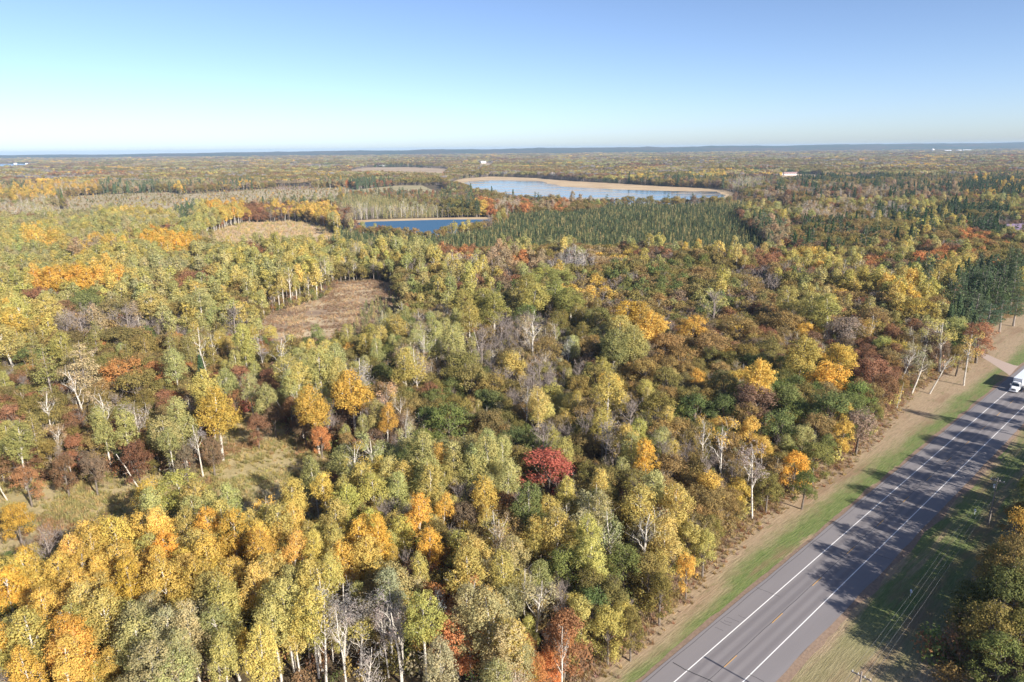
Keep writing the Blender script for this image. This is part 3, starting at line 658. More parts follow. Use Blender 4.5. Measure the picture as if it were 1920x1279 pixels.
# trees one can pick out in the photograph: crown centre x, y and crown width (photo pixels), kind, colour
AUTH = """
20 640 60 aspen yg|45 585 60 aspen yg|85 580 50 aspen yg|120 602 45 bare bare|160 562 60 oak green|215 572 65 oak bronze|120 577 45 oak rust|67 553 60 oak rust|280 570 60 aspen yg|330 582 50 oak olive|375 570 55 aspen lime
440 598 45 bare bare|405 597 30 oak bronze|150 607 55 bare bare|240 597 60 bare bare|225 627 75 oak olive|135 635 50 oak bronze|25 612 50 aspen gold|55 668 60 oak green|112 668 45 oak olive|88 690 50 pine olive|152 682 55 pine gg|110 655 40 aspen yg
315 642 55 oak bronze|270 645 60 oak olive|370 642 40 birch yg|395 647 32 birch gold|420 648 38 oak bronze|458 645 42 aspen lime|492 652 28 birch bare|520 662 42 birch yg|330 690 40 aspen lime|230 690 85 oak orange|255 717 80 oak olive|290 692 45 oak orange
375 690 32 fir dgreen|448 703 42 maple rust|440 745 36 maple rust|505 702 36 maple rust|470 730 32 aspen lime|390 728 52 aspen yg|416 722 36 aspen lime|405 765 60 aspen gold|333 750 30 maple orange|148 722 42 birch tan|192 767 48 birch tan|195 802 42 aspen lime
255 782 44 birch bare|236 800 62 maple rust|255 850 52 maple rust|30 830 46 aspen lime|62 765 60 oak olive|100 748 50 oak olive|62 800 40 pine olive|140 832 48 oak rust|118 872 42 maple rust|172 870 42 maple brown|48 892 50 oak rust|20 775 45 maple rust|90 840 40 oak olive
310 815 48 aspen lime|338 790 50 aspen lime|320 835 36 aspen lime|345 852 42 maple brown|395 838 38 maple brown|370 815 34 birch bare|590 757 52 aspen gold|600 812 38 oak orange|560 715 42 aspen yg|602 692 50 aspen lime|622 680 42 aspen lime|480 790 42 oak rust|512 772 42 oak brown
640 700 40 aspen yg|540 725 38 aspen lime|570 790 40 oak brown|620 770 40 bare bare|530 690 44 birch yg|650 750 44 oak brown|545 760 36 maple rust|500 745 34 aspen lime
868 575 55 aspen dome|898 570 58 aspen dome|925 580 55 aspen dome|880 600 40 aspen yg|1000 562 62 aspen dome|1036 550 70 aspen dome|1072 562 62 aspen dome|1018 512 85 maple dome|1052 518 80 maple dome|1000 525 60 maple dome|985 545 50 aspen dome|1095 572 50 oak bronze|985 585 45 maple green
1180 598 66 aspen ogold|1200 602 60 aspen gold|1216 612 56 aspen gold|1163 627 62 aspen lime|1148 645 50 aspen lime|1190 640 44 aspen lime|1250 640 64 oak bronze|1275 665 60 oak bronze|1210 690 62 oak olive|1210 658 55 oak brown|1250 705 55 oak olive|960 682 58 maple yg|870 677 72 oak olive
890 706 72 oak olive|922 718 64 oak olive|850 702 60 oak olive|810 737 52 oak rust|842 777 84 oak green|725 742 52 oak bronze|675 702 42 birch bare|718 693 42 oak green|660 732 62 aspen gold|740 757 24 birch gold|722 787 30 aspen gold|714 772 32 aspen lime
780 682 45 birch yg|655 656 34 oak gold|648 668 44 oak olive|748 615 34 aspen yg|1030 652 62 oak bronze|1066 650 24 birch bare|1120 592 62 oak olive|1118 702 62 oak olive|1142 716 60 oak gold|1036 737 52 maple yg|1086 722 52 oak olive|1140 742 52 aspen yg
1105 770 62 oak bronze|1182 782 54 bare bare|1137 812 46 birch bare|962 822 50 maple green|1020 818 64 bare tan|785 852 52 aspen lime|758 812 34 birch lime|925 866 52 aspen lime|886 880 60 aspen lime|1025 868 94 maple red|826 866 38 aspen gold|670 876 48 birch gold
735 892 42 aspen lime|1196 852 44 oak gold|1216 860 40 aspen ogold|1235 757 72 oak olive|1240 812 72 oak bronze|1275 770 50 oak green|920 790 60 oak bronze|985 745 40 birch tan|1010 765 40 aspen yg|1050 790 50 oak olive|700 840 50 birch lime|760 870 36 aspen green|950 900 46 aspen lime
800 900 60 aspen lime|850 930 50 oak bronze|1080 850 40 oak olive|1100 880 44 oak olive|1150 860 44 bare brown|1000 705 40 bare bare|1015 690 40 bare bare|760 690 44 aspen yg|820 665 50 oak olive|905 640 50 bare bare|850 640 44 aspen lime|790 640 40 birch lime|940 620 44 bare pink|1000 620 50 birch tan
1340 567 50 bare bare|1487 567 52 aspen yg|1527 577 50 aspen yg|1558 585 48 aspen yg|1385 607 72 oak bronze|1475 602 72 oak bronze|1587 612 82 maple pink|1637 592 62 oak bronze|1637 612 28 birch gold|1720 574 62 oak gold|1760 567 44 oak bronze
1803 560 44 pine pgreen|1832 568 44 pine pgreen|1856 588 44 pine pgreen|1882 580 44 pine pgreen|1908 570 44 pine pgreen|1870 555 44 pine dgreen|1900 545 44 pine pgreen|1790 612 50 maple lime|1773 622 48 birch yg|1840 622 54 maple rust|1577 667 58 maple gold|1556 702 74 maple ogold|1640 692 64 maple rust|1660 720 50 maple rust
1655 646 42 oak yg|1682 652 44 oak gold|1713 676 52 birch gg|1743 682 48 birch gg|1777 682 40 birch yg|1800 660 40 oak bronze|1820 650 36 birch yg|1423 706 52 aspen gold|1307 706 36 oak gold|1357 717 64 oak olive|1410 745 84 oak brown|1480 747 62 maple green|1505 737 60 oak olive|1557 762 72 maple green
1613 732 62 oak green|1307 757 72 oak green|1360 762 62 oak green|1403 772 62 oak bronze|1460 792 72 oak green|1613 788 54 maple pink|1640 768 34 oak olive|1533 792 62 oak bronze|1507 817 44 maple lime|1492 866 54 oak ogold|1580 805 44 oak gold|1530 845 60 oak olive|1360 832 54 birch gold|1317 822 44 birch gold
1420 868 54 birch bare|1442 902 52 oak olive|1510 897 48 oak green|1290 850 50 oak gold|1330 880 50 bare tan|1380 890 44 oak bronze|1700 640 44 oak bronze|1730 620 50 oak brown|1760 640 40 maple brown|1440 650 60 oak olive|1330 640 70 oak bronze|1300 610 60 oak gold|1500 660 56 aspen yg|1400 660 50 oak olive
345 925 84 aspen yg|275 930 46 aspen gold|552 935 60 aspen yg|612 925 44 aspen gold|592 895 38 aspen lime|482 955 44 birch gold|432 945 44 aspen lime|520 985 60 aspen yg|28 962 52 oak ogold|665 1012 44 aspen ogold|694 1000 38 aspen ogold|716 1012 46 aspen ogold|788 975 48 aspen ogold|800 1030 42 aspen ogold|826 955 34 aspen gold|812 1052 34 oak orange
870 960 70 oak brown|905 930 54 aspen gold|985 957 56 aspen green|932 985 48 birch yg|1060 1052 72 maple green|1172 1050 72 maple green|735 1092 64 aspen gg|785 1085 40 aspen yg|872 1078 72 aspen yg|888 1132 42 birch orange|1000 1110 72 birch gg|1090 1152 62 maple yg|1142 1165 60 maple yg|1185 1165 50 maple olive
985 1205 46 oak orange|1000 1250 52 oak orange|1052 1222 44 birch orange|820 1250 64 aspen gg|722 1172 40 birch bare|750 1165 40 birch bare|806 1150 46 birch bare|672 1262 54 birch bare|600 1170 60 birch bare|640 1185 48 birch bare|1200 952 72 aspen yg|1262 952 62 aspen yg|1230 1005 56 maple olive|1150 990 56 birch gg|1120 962 56 aspen gg|1290 1005 56 maple yg|1322 1015 48 maple yg
1290 1060 40 maple gold|1340 985 40 oak olive|1090 1010 50 aspen yg|1110 1090 60 maple olive|1240 1100 50 maple olive|730 965 50 bare bare|700 930 48 aspen yg|645 940 50 aspen yg|950 1040 52 bare tan|940 1010 46 birch tan|1050 960 44 oak ogold|1060 930 40 aspen yg|90 1022 70 bare bare|50 1030 44 bare bare|30 1080 44 aspen gold|60 1200 80 aspen yg|140 1195 60 aspen ogold|90 1160 60 aspen gold|120 1255 70 aspen gold|60 1262 56 aspen ogold
215 1142 46 aspen ogold|250 1090 54 aspen ogold|290 1070 46 aspen gold|200 1080 50 aspen gold|300 1195 60 aspen gg|360 1180 66 aspen gg|330 1240 60 aspen gg|420 1120 60 aspen yg|470 1100 56 aspen yg|500 1140 52 aspen yg|390 1050 60 aspen gold|440 1010 56 aspen ogold|480 1035 50 aspen ogold|540 1045 46 aspen gold|590 1035 46 aspen gold|590 1080 56 aspen yg|550 1100 40 bare bare|620 1075 50 aspen yg|480 1230 60 aspen yg|420 1240 56 aspen yg|860 1010 40 bare brown|990 1010 50 oak bronze|1030 1000 44 oak olive
"""
# kinds of wood seen in each part of the photograph: ellipse of crown positions (photo pixels), then what grows there
PATCH = """
1855 575 75 45 fir:pgreen*2 pine:pgreen*3|80 452 44 13 aspen:gold*4 aspen:yg|318 456 50 15 aspen:ogold*3 aspen:gold*3|190 474 54 14 aspen:gold*4 aspen:tan*2 aspen:yg|150 524 95 17 aspen:ogold*2 aspen:gold*3 aspen:tan|245 453 18 8 maple:brown oak:rust|335 474 34 10 oak:rust oak:brown|482 470 24 8 oak:rust|138 487 26 8 oak:green|85 548 45 12 oak:rust oak:brown|160 556 26 16 oak:green|365 522 45 15 oak:bronze oak:rust|255 502 45 10 oak:olive
330 530 60 10 oak:rust oak:olive|205 428 30 8 oak:olive|325 430 30 7 oak:rust oak:brown|40 412 50 7 oak:rust oak:bronze|500 485 30 10 oak:bronze oak:olive|420 455 50 9 oak:olive oak:bronze|430 402 32 16 aspen:gold*4 aspen:yg*2 oak:bronze oak:rust|470 398 30 14 oak:rust maple:rust|350 402 14 16 fir:pgreen|560 400 80 16 oak:bronze*2 aspen:gold*2 oak:olive bare:bare*2 maple:rust|270 402 90 16 aspen:yg*3 aspen:gg*2 birch:gg|235 388 30 5 maple:orange aspen:gold
590 400 40 18 bare:bare*2 oak:bronze aspen:tan|60 390 90 16 birch:gg*2 birch:tan oak:olive bare:bare|40 370 70 14 oak:olive*2 oak:bronze aspen:gold|120 350 70 14 oak:bronze birch:tan oak:olive aspen:gold|240 352 60 10 oak:olive fir:pgreen aspen:tan birch:gg|420 385 40 12 aspen:gold aspen:ogold|300 378 60 8 aspen:yg bare:pink oak:bronze|150 405 60 7 bare:bare oak:bronze aspen:gg
870 388 30 14 pine:dgreen oak:olive*2|905 388 24 14 maple:orange oak:gold|985 388 12 12 maple:orange|950 390 44 14 oak:bronze birch:tan maple:rust oak:olive|1052 384 12 10 maple:orange|1060 388 60 12 oak:bronze*2 oak:olive aspen:tan|840 385 25 12 bare:bare oak:olive|1100 392 24 10 oak:olive oak:bronze|760 350 60 16 oak:bronze fir:pgreen maple:rust bare:bare|680 345 40 14 fir:pgreen*2 maple:orange oak:bronze|700 375 70 18 tamarack:tam*3 spruce:sprl*2|760 395 100 14 tamarack:tam*3 birch:gg bare:bare|660 400 40 20 maple:rust bare:bare aspen:tan
640 500 60 40 aspen:lime*3 aspen:yg*2 birch:gg oak:olive|560 510 80 50 aspen:lime*2 aspen:yg*3 birch:yg|720 470 90 34 aspen:lime*2 oak:olive*2 oak:bronze aspen:yg bare:bare|855 470 40 12 oak:rust maple:orange oak:bronze|905 460 28 10 maple:rust oak:bronze|1000 478 45 8 oak:gold oak:orange oak:bronze|980 482 20 10 maple:orange|960 495 60 18 bare:bare*2 oak:bronze aspen:tan|870 500 60 20 aspen:yg birch:yg oak:olive bare:bare|1070 490 40 12 birch:bare bare:bare|1150 480 50 14 maple:tan oak:bronze oak:gold|1140 458 60 10 oak:bronze oak:olive oak:rust
1100 540 60 22 bare:bare*2 oak:bronze maple:gold|1190 530 70 30 oak:olive maple:green oak:bronze bare:bare|1290 510 60 30 maple:green oak:olive*2 oak:bronze|1350 525 40 18 aspen:yg maple:lime oak:olive|1335 560 26 18 maple:lime maple:green|1400 520 60 24 bare:bare*3 oak:bronze|1310 480 40 14 aspen:yg aspen:gold oak:olive*2 oak:bronze|1440 490 30 14 oak:rust oak:bronze|1520 485 60 18 oak:bronze aspen:yg oak:gold|1640 488 22 8 maple:orange|1760 482 44 12 maple:orange*3 maple:tan|1830 440 28 10 maple:orange oak:rust|1870 470 60 26 oak:olive oak:bronze maple:orange|1690 555 40 20 aspen:yg aspen:gold oak:bronze
1750 520 60 30 aspen:yg*3 maple:lime oak:bronze fir:pgreen|1860 520 70 26 fir:pgreen*3 oak:olive aspen:yg|1850 480 60 14 aspen:yg oak:bronze|1640 520 70 20 aspen:yg oak:olive*2 oak:bronze birch:yg bare:bare|1590 545 50 16 oak:gold oak:bronze*2 bare:bare|1450 560 60 20 oak:bronze bare:bare oak:olive
1330 455 50 18 spruce:spr*2 birch:tan maple:tan bare:bare|1440 440 40 30 fir:pgreen oak:rust maple:tan aspen:tan bare:bare|1560 440 110 30 oak:olive*3 oak:bronze*3 fir:dgreen oak:brown|1720 430 90 24 oak:olive*2 oak:bronze*2 aspen:yg fir:dgreen|1870 420 50 14 bare:bare oak:brown fir:dgreen|1560 400 80 14 birch:tan oak:olive bare:bare oak:bronze|1660 402 70 12 birch:bare bare:bare fir:dgreen oak:olive|1820 398 70 14 fir:dgreen oak:olive oak:bronze|1480 385 60 8 tamarack:tam*2 spruce:sprl|1560 362 130 14 birch:tan*2 bare:bare*3 oak:bronze*2 maple:rust fir:dgreen
1720 362 90 12 oak:olive maple:rust bare:bare aspen:tan fir:dgreen|1860 355 70 18 oak:olive maple:rust fir:dgreen*2 aspen:gold|1200 330 220 12 oak:olive*3 oak:bronze*2 fir:dgreen oak:gold bare:bare*2|1600 330 120 12 fir:dgreen*2 oak:olive*3 oak:bronze*2|1400 340 40 12 bare:bare*2 spruce:sprl birch:gg
870 330 50 8 spruce:sprl*2 tamarack:tam birch:gg|960 326 60 8 spruce:sprl*2 tamarack:tam
280 1055 250 62 aspen:gold*7 aspen:ogold*2 aspen:yg|570 1035 130 45 aspen:gold*4 aspen:yg*3|90 1170 130 80 aspen:gold*4 aspen:yg*3 aspen:ogold|120 980 130 40 aspen:gold*3 aspen:yg*2|560 1000 80 50 aspen:yg*3 aspen:gold*2|430 960 80 40 aspen:yg*3 aspen:lime|120 1180 130 110 aspen:gold*3 aspen:yg*3 aspen:ogold|340 1210 110 80 aspen:gg*4 aspen:lime|500 1150 110 110 aspen:yg*3 aspen:lime*2 aspen:gold|640 1180 70 100 birch:bare*2 birch:yg aspen:yg aspen:lime|760 1200 80 90 birch:bare*2 aspen:gg*2 aspen:yg oak:gold|720 960 110 60 bare:bare aspen:yg*2 aspen:lime oak:bronze|900 1150 130 130 aspen:gg*2 aspen:yg*2 birch:gg oak:orange oak:olive|1010 1220 60 60 oak:orange*2 aspen:gg maple:olive
1120 1000 130 80 aspen:yg*3 birch:gg*2 maple:olive maple:yg|1200 1080 130 90 maple:olive*2 maple:yg*2 maple:green birch:gg|820 870 140 40 aspen:lime*3 aspen:green aspen:yg|1320 930 80 60 oak:bronze*2 maple:gold bare:tan oak:olive
170 760 180 60 oak:olive*3 oak:bronze*2 oak:rust birch:tan bare:bare|170 860 200 45 oak:rust*2 maple:rust*2 maple:brown oak:olive aspen:lime|200 670 220 50 oak:olive*4 oak:bronze*3 oak:orange pine:olive|470 740 90 60 maple:rust*2 aspen:lime*2 oak:brown bare:bare|600 720 90 70 aspen:yg*2 aspen:lime*3 birch:yg oak:brown|30 620 70 50 aspen:yg*3 aspen:gold|180 600 120 25 bare:bare*3 aspen:tan oak:bronze|380 590 110 35 aspen:lime*2 aspen:yg oak:olive bare:bare oak:bronze|660 640 60 40 oak:olive aspen:yg maple:green|720 610 50 60 tamarack:tam aspen:lime maple:green birch:gg
800 640 90 60 birch:tan*2 aspen:lime bare:bare*2 oak:bronze|960 640 110 50 bare:bare*3 birch:tan oak:bronze|1000 700 90 50 bare:bare*2 oak:olive|850 720 110 60 oak:olive*3 oak:green oak:bronze|720 790 80 70 oak:bronze birch:tan aspen:lime oak:brown bare:bare|900 800 120 60 oak:olive oak:bronze*2 oak:green|1120 770 120 70 oak:olive*2 oak:bronze bare:bare aspen:yg|1250 690 100 70 oak:olive*2 oak:bronze*3|1370 720 110 80 oak:olive*2 oak:green*2 oak:bronze oak:gold|1520 740 110 80 oak:green*2 maple:green oak:bronze maple:gold|1640 690 60 70 maple:rust*2 oak:bronze|1740 660 70 40 birch:gg*2 birch:yg oak:brown maple:brown
1420 840 120 80 oak:olive*2 oak:bronze*2 maple:gold bare:tan|1480 620 200 60 oak:bronze*3 oak:olive*2 bare:bare oak:brown maple:rust oak:gold|1240 580 120 60 oak:bronze*2 oak:olive*2 oak:brown bare:bare|1060 580 130 60 aspen:olive*3 maple:lime oak:bronze bare:bare
150 500 330 70 aspen:yg*4 aspen:lime*4 oak:olive*2 oak:bronze aspen:gg|430 480 170 60 aspen:lime*3 aspen:yg*3 oak:olive oak:bronze aspen:gg|300 425 330 20 aspen:lime*3 aspen:yg*2 oak:olive aspen:gg*2
"""
def parse_mix(t):
    out = []
    for q in t.split():
        k, c = q.split(':'); c, _, n = c.partition('*'); out.append((k, c, float(n or 1)))
    ww = np.array([o[2] for o in out]); return [o[:2] for o in out], ww / ww.sum()


PATCHES = []
for e in PATCH.replace('\n', '|').split('|'):
    if e.strip():
        q = e.split(None, 4); PATCHES.append(tuple(float(x) for x in q[:4]) + parse_mix(q[4]))
ZONE_NEAR = parse_mix('oak:olive*4 oak:bronze*4 aspen:lime aspen:yg bare:bare*2 maple:green maple:rust oak:brown')
ZONE_BOG = parse_mix('spruce:spr*6 spruce:sprl*2 tamarack:tam*1.5')
ZONE_TAM = parse_mix('tamarack:tam*3 spruce:sprl*2')
ZONE_FARL = parse_mix('oak:olive*3 oak:bronze*3 aspen:gg*2 aspen:tan*2 bare:bare*2 fir:pgreen*2 maple:rust aspen:gold')
ZONE_FAR = parse_mix('oak:olive*5 oak:bronze*3 oak:gg bare:bare*2 fir:pgreen maple:brown*2')
ZONE_RIGHT = parse_mix('oak:olive*3 oak:green*2 oak:bronze*2 maple:green aspen:yg oak:gold')


def inside(pts, poly):
    x, y = pts[:, 0], pts[:, 1]; c = np.zeros(len(pts), bool); px, py = poly[:, 0], poly[:, 1]
    for i in range(len(poly)):
        j = i - 1; s = (py[i] > y) != (py[j] > y)
        c ^= s & (x < (px[j] - px[i]) * (y - py[i]) / (py[j] - py[i] + 1e-12) + px[i])
    return c


def poly_dist(pts, poly):
    a, b = poly, np.roll(poly, -1, 0); ab = b - a; best = np.full(len(pts), 1e9)
    for i in range(len(a)):
        t = np.clip(((pts - a[i]) @ ab[i]) / (ab[i] @ ab[i] + 1e-9), 0, 1); best = np.minimum(best, np.linalg.norm(pts - (a[i] + t[:, None] * ab[i]), axis=1))
    return best


BOG = np.array(PX([(600, 470), (640, 480), (760, 486), (900, 486), (1060, 474), (1150, 484), (1290, 486), (1420, 490), (1440, 470), (1395, 430), (1380, 408), (1420, 398), (1420, 386), (1300, 390), (1140, 391), (1110, 402), (980, 407), (940, 406), (955, 418), (910, 438), (820, 454), (700, 450), (640, 438)]))
TAMA = np.array(PX([(620, 405), (960, 405), (830, 396), (850, 372), (820, 340), (640, 360)])); TAMB = np.array(PX([(1330, 392), (1660, 386), (1600, 379), (1400, 379)])); TAMC = np.array(PX([(840, 335), (1020, 331), (1010, 325), (850, 326)]))
FORBID_SIDE = np.array(SIDE)


def open_ground(p):
    """where no tree stands"""
    s, n = SN(p); bad = (n > -edge_n(s) * -1 - .0) & (n < 25.5)
    bad = (n > edge_n(s) + .8) & (n < np.where(s < 30, 36, 25.5))
    for c in CLEAR: bad |= inside(p, c)
    u0, v0, _ = P(p[:, 0], p[:, 1], np.zeros(len(p)))
    bad |= (v0 > 1285) & (u0 > 380) & (u0 < 930)               # the stand's near edge
    return bad


RG = np.random.default_rng(77)
LEAN = set()
TREES = []                                       # kind, colour, x, y, sx, sz, near-listed
for e in AUTH.replace('\n', '|').split('|'):
    if not e.strip(): continue
    a, b, wp, kd, cl = e.split(); a, b, wp = float(a), float(b), float(wp)
    H0, W0 = KINDS[kd][1:3]; hc = H0 * .70
    g = G(a, b, hc); dep = P(g[0], g[1], hc)[2]; wm = wp / FPX * dep * 1.08; sx = min(2.2, max(.5, wm / W0)); sz = min(1.3, max(.72, .5 + .5 * sx))
    if g[1] < 138 and kd in ('aspen', 'birch'): sz = min(sz, .97)
    if kd == 'pine' and a > 1780: sz = .78
    if 1700 < a < 1790 and 660 < b < 690: sz, sx = .88, sx * .8
    if abs(sz - 1) > .05: g = G(a, b, hc * sz)
    if 1700 < a < 1790 and 660 < b < 690: g = g + np.array([-4.3, 0]); LEAN.add((round(float(g[0]), 3), round(float(g[1]), 3)))
    if cl == 'dome' or (1170 < a < 1220 and 590 < b < 615): sz = max(sz, 1.12); sx *= 1.1
    TREES.append([kd, cl, g[0], g[1], sx, sz, 1])
# the row right of the highway (its trees shade the asphalt), from what shows at the right edge and the shadows on the road
for s, n, sx, kd, cl, sz in ((45, 31.5, 1.1, 'oak', 'dolive', 1.05), (50, 36, 1.2, 'oak', 'dolive', 1.15), (55, 31, 1.0, 'oak', 'bronze', 1.15), (50, 41, 1.2, 'oak', 'dolive', 1.2), (60, 37, 1.1, 'oak', 'green', 1.2), (66, 29.5, 1.0, 'maple', 'gold', 1.1), (73, 32, 1.1, 'oak', 'gold', 1.15), (79, 29, 1.0, 'maple', 'green', 1.15), (86, 27.5, 1.1, 'maple', 'green', 1.2),
                       (91, 33, 1.1, 'oak', 'green', 1.2), (97, 28, 1.1, 'maple', 'green', 1.25), (104, 31, 1.1, 'oak', 'olive', 1.2), (113, 29, 1.2, 'oak', 'olive', 1.2), (121, 32, 1.2, 'maple', 'green', 1.2), (131, 29, 1.1, 'oak', 'olive', 1.25), (140, 32, 1.2, 'oak', 'green', 1.25), (150, 29, 1.1, 'aspen', 'yg', 1.1), (160, 32, 1.1, 'oak', 'olive', 1.25), (172, 30, 1.1, 'oak', 'green', 1.2), (184, 33, 1.2, 'oak', 'olive', 1.1), (197, 34, 1.1, 'oak', 'green', 1.1), (57, 44, 1.2, 'oak', 'olive', 1.2), (70, 40, 1.2, 'oak', 'green', 1.2), (83, 37, 1.2, 'oak', 'green', 1.2), (62, 27, .6, 'oak', 'olive', .7)):
    q = from_sn(s, n); TREES.append([kd, cl, q[0], q[1], sx, sz * 1.22, 1])
A_XY = np.array([[t[2], t[3]] for t in TREES]); A_W = np.array([t[4] * KINDS[t[0]][2] for t in TREES])


def grid_pts(cell, y0, y1, widen=1.12, pad=60):
    ys = np.arange(y0, y1, cell); out = []
    for k, y in enumerate(ys):
        hw = .765 * y * widen + pad; xs = np.arange(-hw, hw, cell) + (cell / 2 if k % 2 else 0); out.append(np.stack([xs, np.full(len(xs), y)], 1))
    p = np.concatenate(out); return p + RG.uniform(-.42, .42, p.shape) * cell


def low_noise(x, y, s, seed):
    r = np.random.default_rng(seed); v = 0
    for k in range(4):
        a = r.uniform(0, 6.28); f = (2 ** k) / s; v = v + np.sin((x * math.cos(a) + y * math.sin(a)) * f * 6.28 + r.uniform(0, 6.28)) * .6 ** k + np.sin((x * math.sin(a) - y * math.cos(a)) * f * 5.1 + r.uniform(0, 6.28)) * .6 ** k
    return v


def choose(p):
    """kind and colour for each point, by the part of the photograph it stands in"""
    u, v, d = P(p[:, 0], p[:, 1], np.full(len(p), 10.0)); n = len(p); kd = np.empty(n, object); cl = np.empty(n, object); left = np.ones(n, bool)
    z = np.where(p[:, 1] < 330, low_noise(p[:, 0], p[:, 1], 26, 41), low_noise(p[:, 0], p[:, 1], 85, 42)) * .62 + RG.normal(0, .62, n); bog_ = inside(p, BOG) | inside(p, TAMA) | inside(p, TAMB); z = np.where(bog_, RG.normal(0, 1.2, n), z); pick = np.empty(n); pick[np.argsort(z)] = (np.arange(n) + .5) / n
    def give(mask, mx):
        opt, ww = mx; i = np.searchsorted(np.cumsum(ww), pick[mask] * .9999); kd[mask] = np.array([o[0] for o in opt], object)[i]; cl[mask] = np.array([o[1] for o in opt], object)[i]; left[mask] = False
    s_, n_ = SN(p); give(left & (n_ > 15), ZONE_RIGHT)
    give(left & (inside(p, TAMA) | inside(p, TAMB) | inside(p, TAMC)) & (RG.uniform(0, 1, n) < .8), ZONE_TAM)
    give(left & inside(p, BOG), ZONE_BOG)
    ju, jv = u + RG.normal(0, 5, n) * (30 / np.maximum(30, d / 30)), v + RG.normal(0, 2, n)
    for cx, cy, rx, ry, opt, ww in PATCHES: give(left & (((ju - cx) / rx) ** 2 + ((jv - cy) / ry) ** 2 < 1), (opt, ww))
    far = p[:, 1] > 900
    give(left & far & (u > 1350) & (RG.uniform(0, 1, n) < 0), ZONE_FAR); give(left & far & (u < 700), ZONE_FARL); give(left & far, ZONE_FAR); give(left, ZONE_NEAR)
    f2 = far & np.isin(kd, ['aspen', 'birch']) & (RG.uniform(0, 1, n) < .55); kd[f2] = 'oak'
    f3 = (p[:, 1] > 420) & (u > 1000) & np.isin(cl, ['gold', 'yg', 'ogold', 'orange']) & (RG.uniform(0, 1, n) < .5); cl[f3] = 'olive'; kd[f3] = 'oak'
    f4 = (kd == 'fir') & (p[:, 1] > 330) & (RG.uniform(0, 1, n) < .65); kd[f4] = 'pine'
    return kd, cl


def fill(cell, y0, y1, rmin):
    p = grid_pts(cell, y0, y1); p = p[~open_ground(p)]
    u, v, d = P(p[:, 0], p[:, 1], np.full(len(p), 8.0)); p = p[(v < 1420)]
    if rmin:
        near = p[:, 1] < 480; keep = np.ones(len(p), bool); idx = np.nonzero(near)[0]
        D = np.linalg.norm(p[idx][:, None] - A_XY[None], axis=2); keep[idx] = (D > (A_W[None] * .34 + rmin)).all(1); rm = G(1025, 868, 9); q = p[idx] - rm; keep[idx] &= ~((np.abs(q[:, 0]) < 7) & (q[:, 1] < 0) & (q[:, 1] > -13)); p = p[keep]
    return p


SMALL = {'spruce': 1, 'tamarack': 1}
def add_fill(p, h0, h1):
    kd, cl = choose(p)
    for (x, y), k, c in zip(p, kd, cl): s = RG.uniform(h0, h1); e = float(np.clip(1 + .11 * low_noise(x, y, 70, 55), .75, 1.04 if y < 330 else 1.25)) if y > 140 else 1; TREES.append([k, c, x, y, s * (RG.uniform(1.0, 1.38) if k in ('aspen', 'birch') else RG.uniform(.9, 1.2)), s * e, 0])


p = np.concatenate([fill(3.3, 42, 150, .7), fill(3.9, 150, 330, 1.1)]); p = p[~inside(p, BOG)]; p = p[(SN(p)[1] < 15) | (RG.uniform(0, 1, len(p)) < .45)]; add_fill(p, .55, 1.0)
SCRUB = [POLY_OLD, POLY_HEATH] + [np.array(PX(q)) for q in ([(60, 400), (150, 414), (330, 412), (430, 398), (530, 392), (640, 388), (700, 376), (660, 352), (500, 354), (350, 362), (230, 386), (110, 392)], [(380, 440), (420, 466), (500, 480), (630, 478), (640, 486), (480, 492), (390, 472)], [(490, 628), (560, 690), (680, 680), (690, 700), (560, 712), (470, 660)])]
def in_scrub(p): return np.any([inside(p, q) for q in SCRUB], axis=0)


p = fill(4.9, 330, 900, 1.3); b = inside(p, BOG) | inside(p, TAMA) | inside(p, TAMB); sc = in_scrub(p); add_fill(p[~b & ~sc], .72, 1.08); q = p[~b & sc]; add_fill(q[RG.uniform(0, 1, len(q)) < .5], .16, .42)
p = grid_pts(2.35, 500, 1300); p = p[(inside(p, BOG) | inside(p, TAMA) | inside(p, TAMB)) & ~open_ground(p)]; p = p[RG.uniform(0, 1, len(p)) < np.where(inside(p, BOG), .95, .3)]
b = inside(p, BOG); add_fill(p[b], .40, 1.02); add_fill(p[~b], .35, .85)
# smaller trees between and below the crowns
MID = parse_mix('bare:bare*4 bare:pink birch:tan*2 oak:bronze*1.5 oak:brown maple:rust*.7 oak:olive*2 aspen:lime birch:gg'); MIDF = parse_mix('aspen:yg*2 aspen:gold*2 bare:bare*2 birch:tan aspen:gg oak:olive oak:bronze')
for cell, y0, y1, pr in ((4.0, 46, 330, .62), (5.4, 330, 620, .45)):
    p = grid_pts(cell, y0, y1); p = p[~open_ground(p)]; p = p[(~inside(p, BOG)) & (~in_scrub(p)) & (SN(p)[1] < 15)]; p = p[RG.uniform(0, 1, len(p)) < pr]
    z = low_noise(p[:, 0], p[:, 1], 34, 66) * .6 + RG.normal(0, .8, len(p)); u = np.empty(len(p)); u[np.argsort(z)] = (np.arange(len(p)) + .5) / len(p)
    for (x, y), q in zip(p, u):
        opt, ww = MIDF if (y < 132 and x < 5) else MID; k, c = opt[min(len(opt) - 1, int(np.searchsorted(np.cumsum(ww), q * .9999)))]; s = RG.uniform(.34, .66); TREES.append([k, c, x, y, s * RG.uniform(.9, 1.2), s, 0])
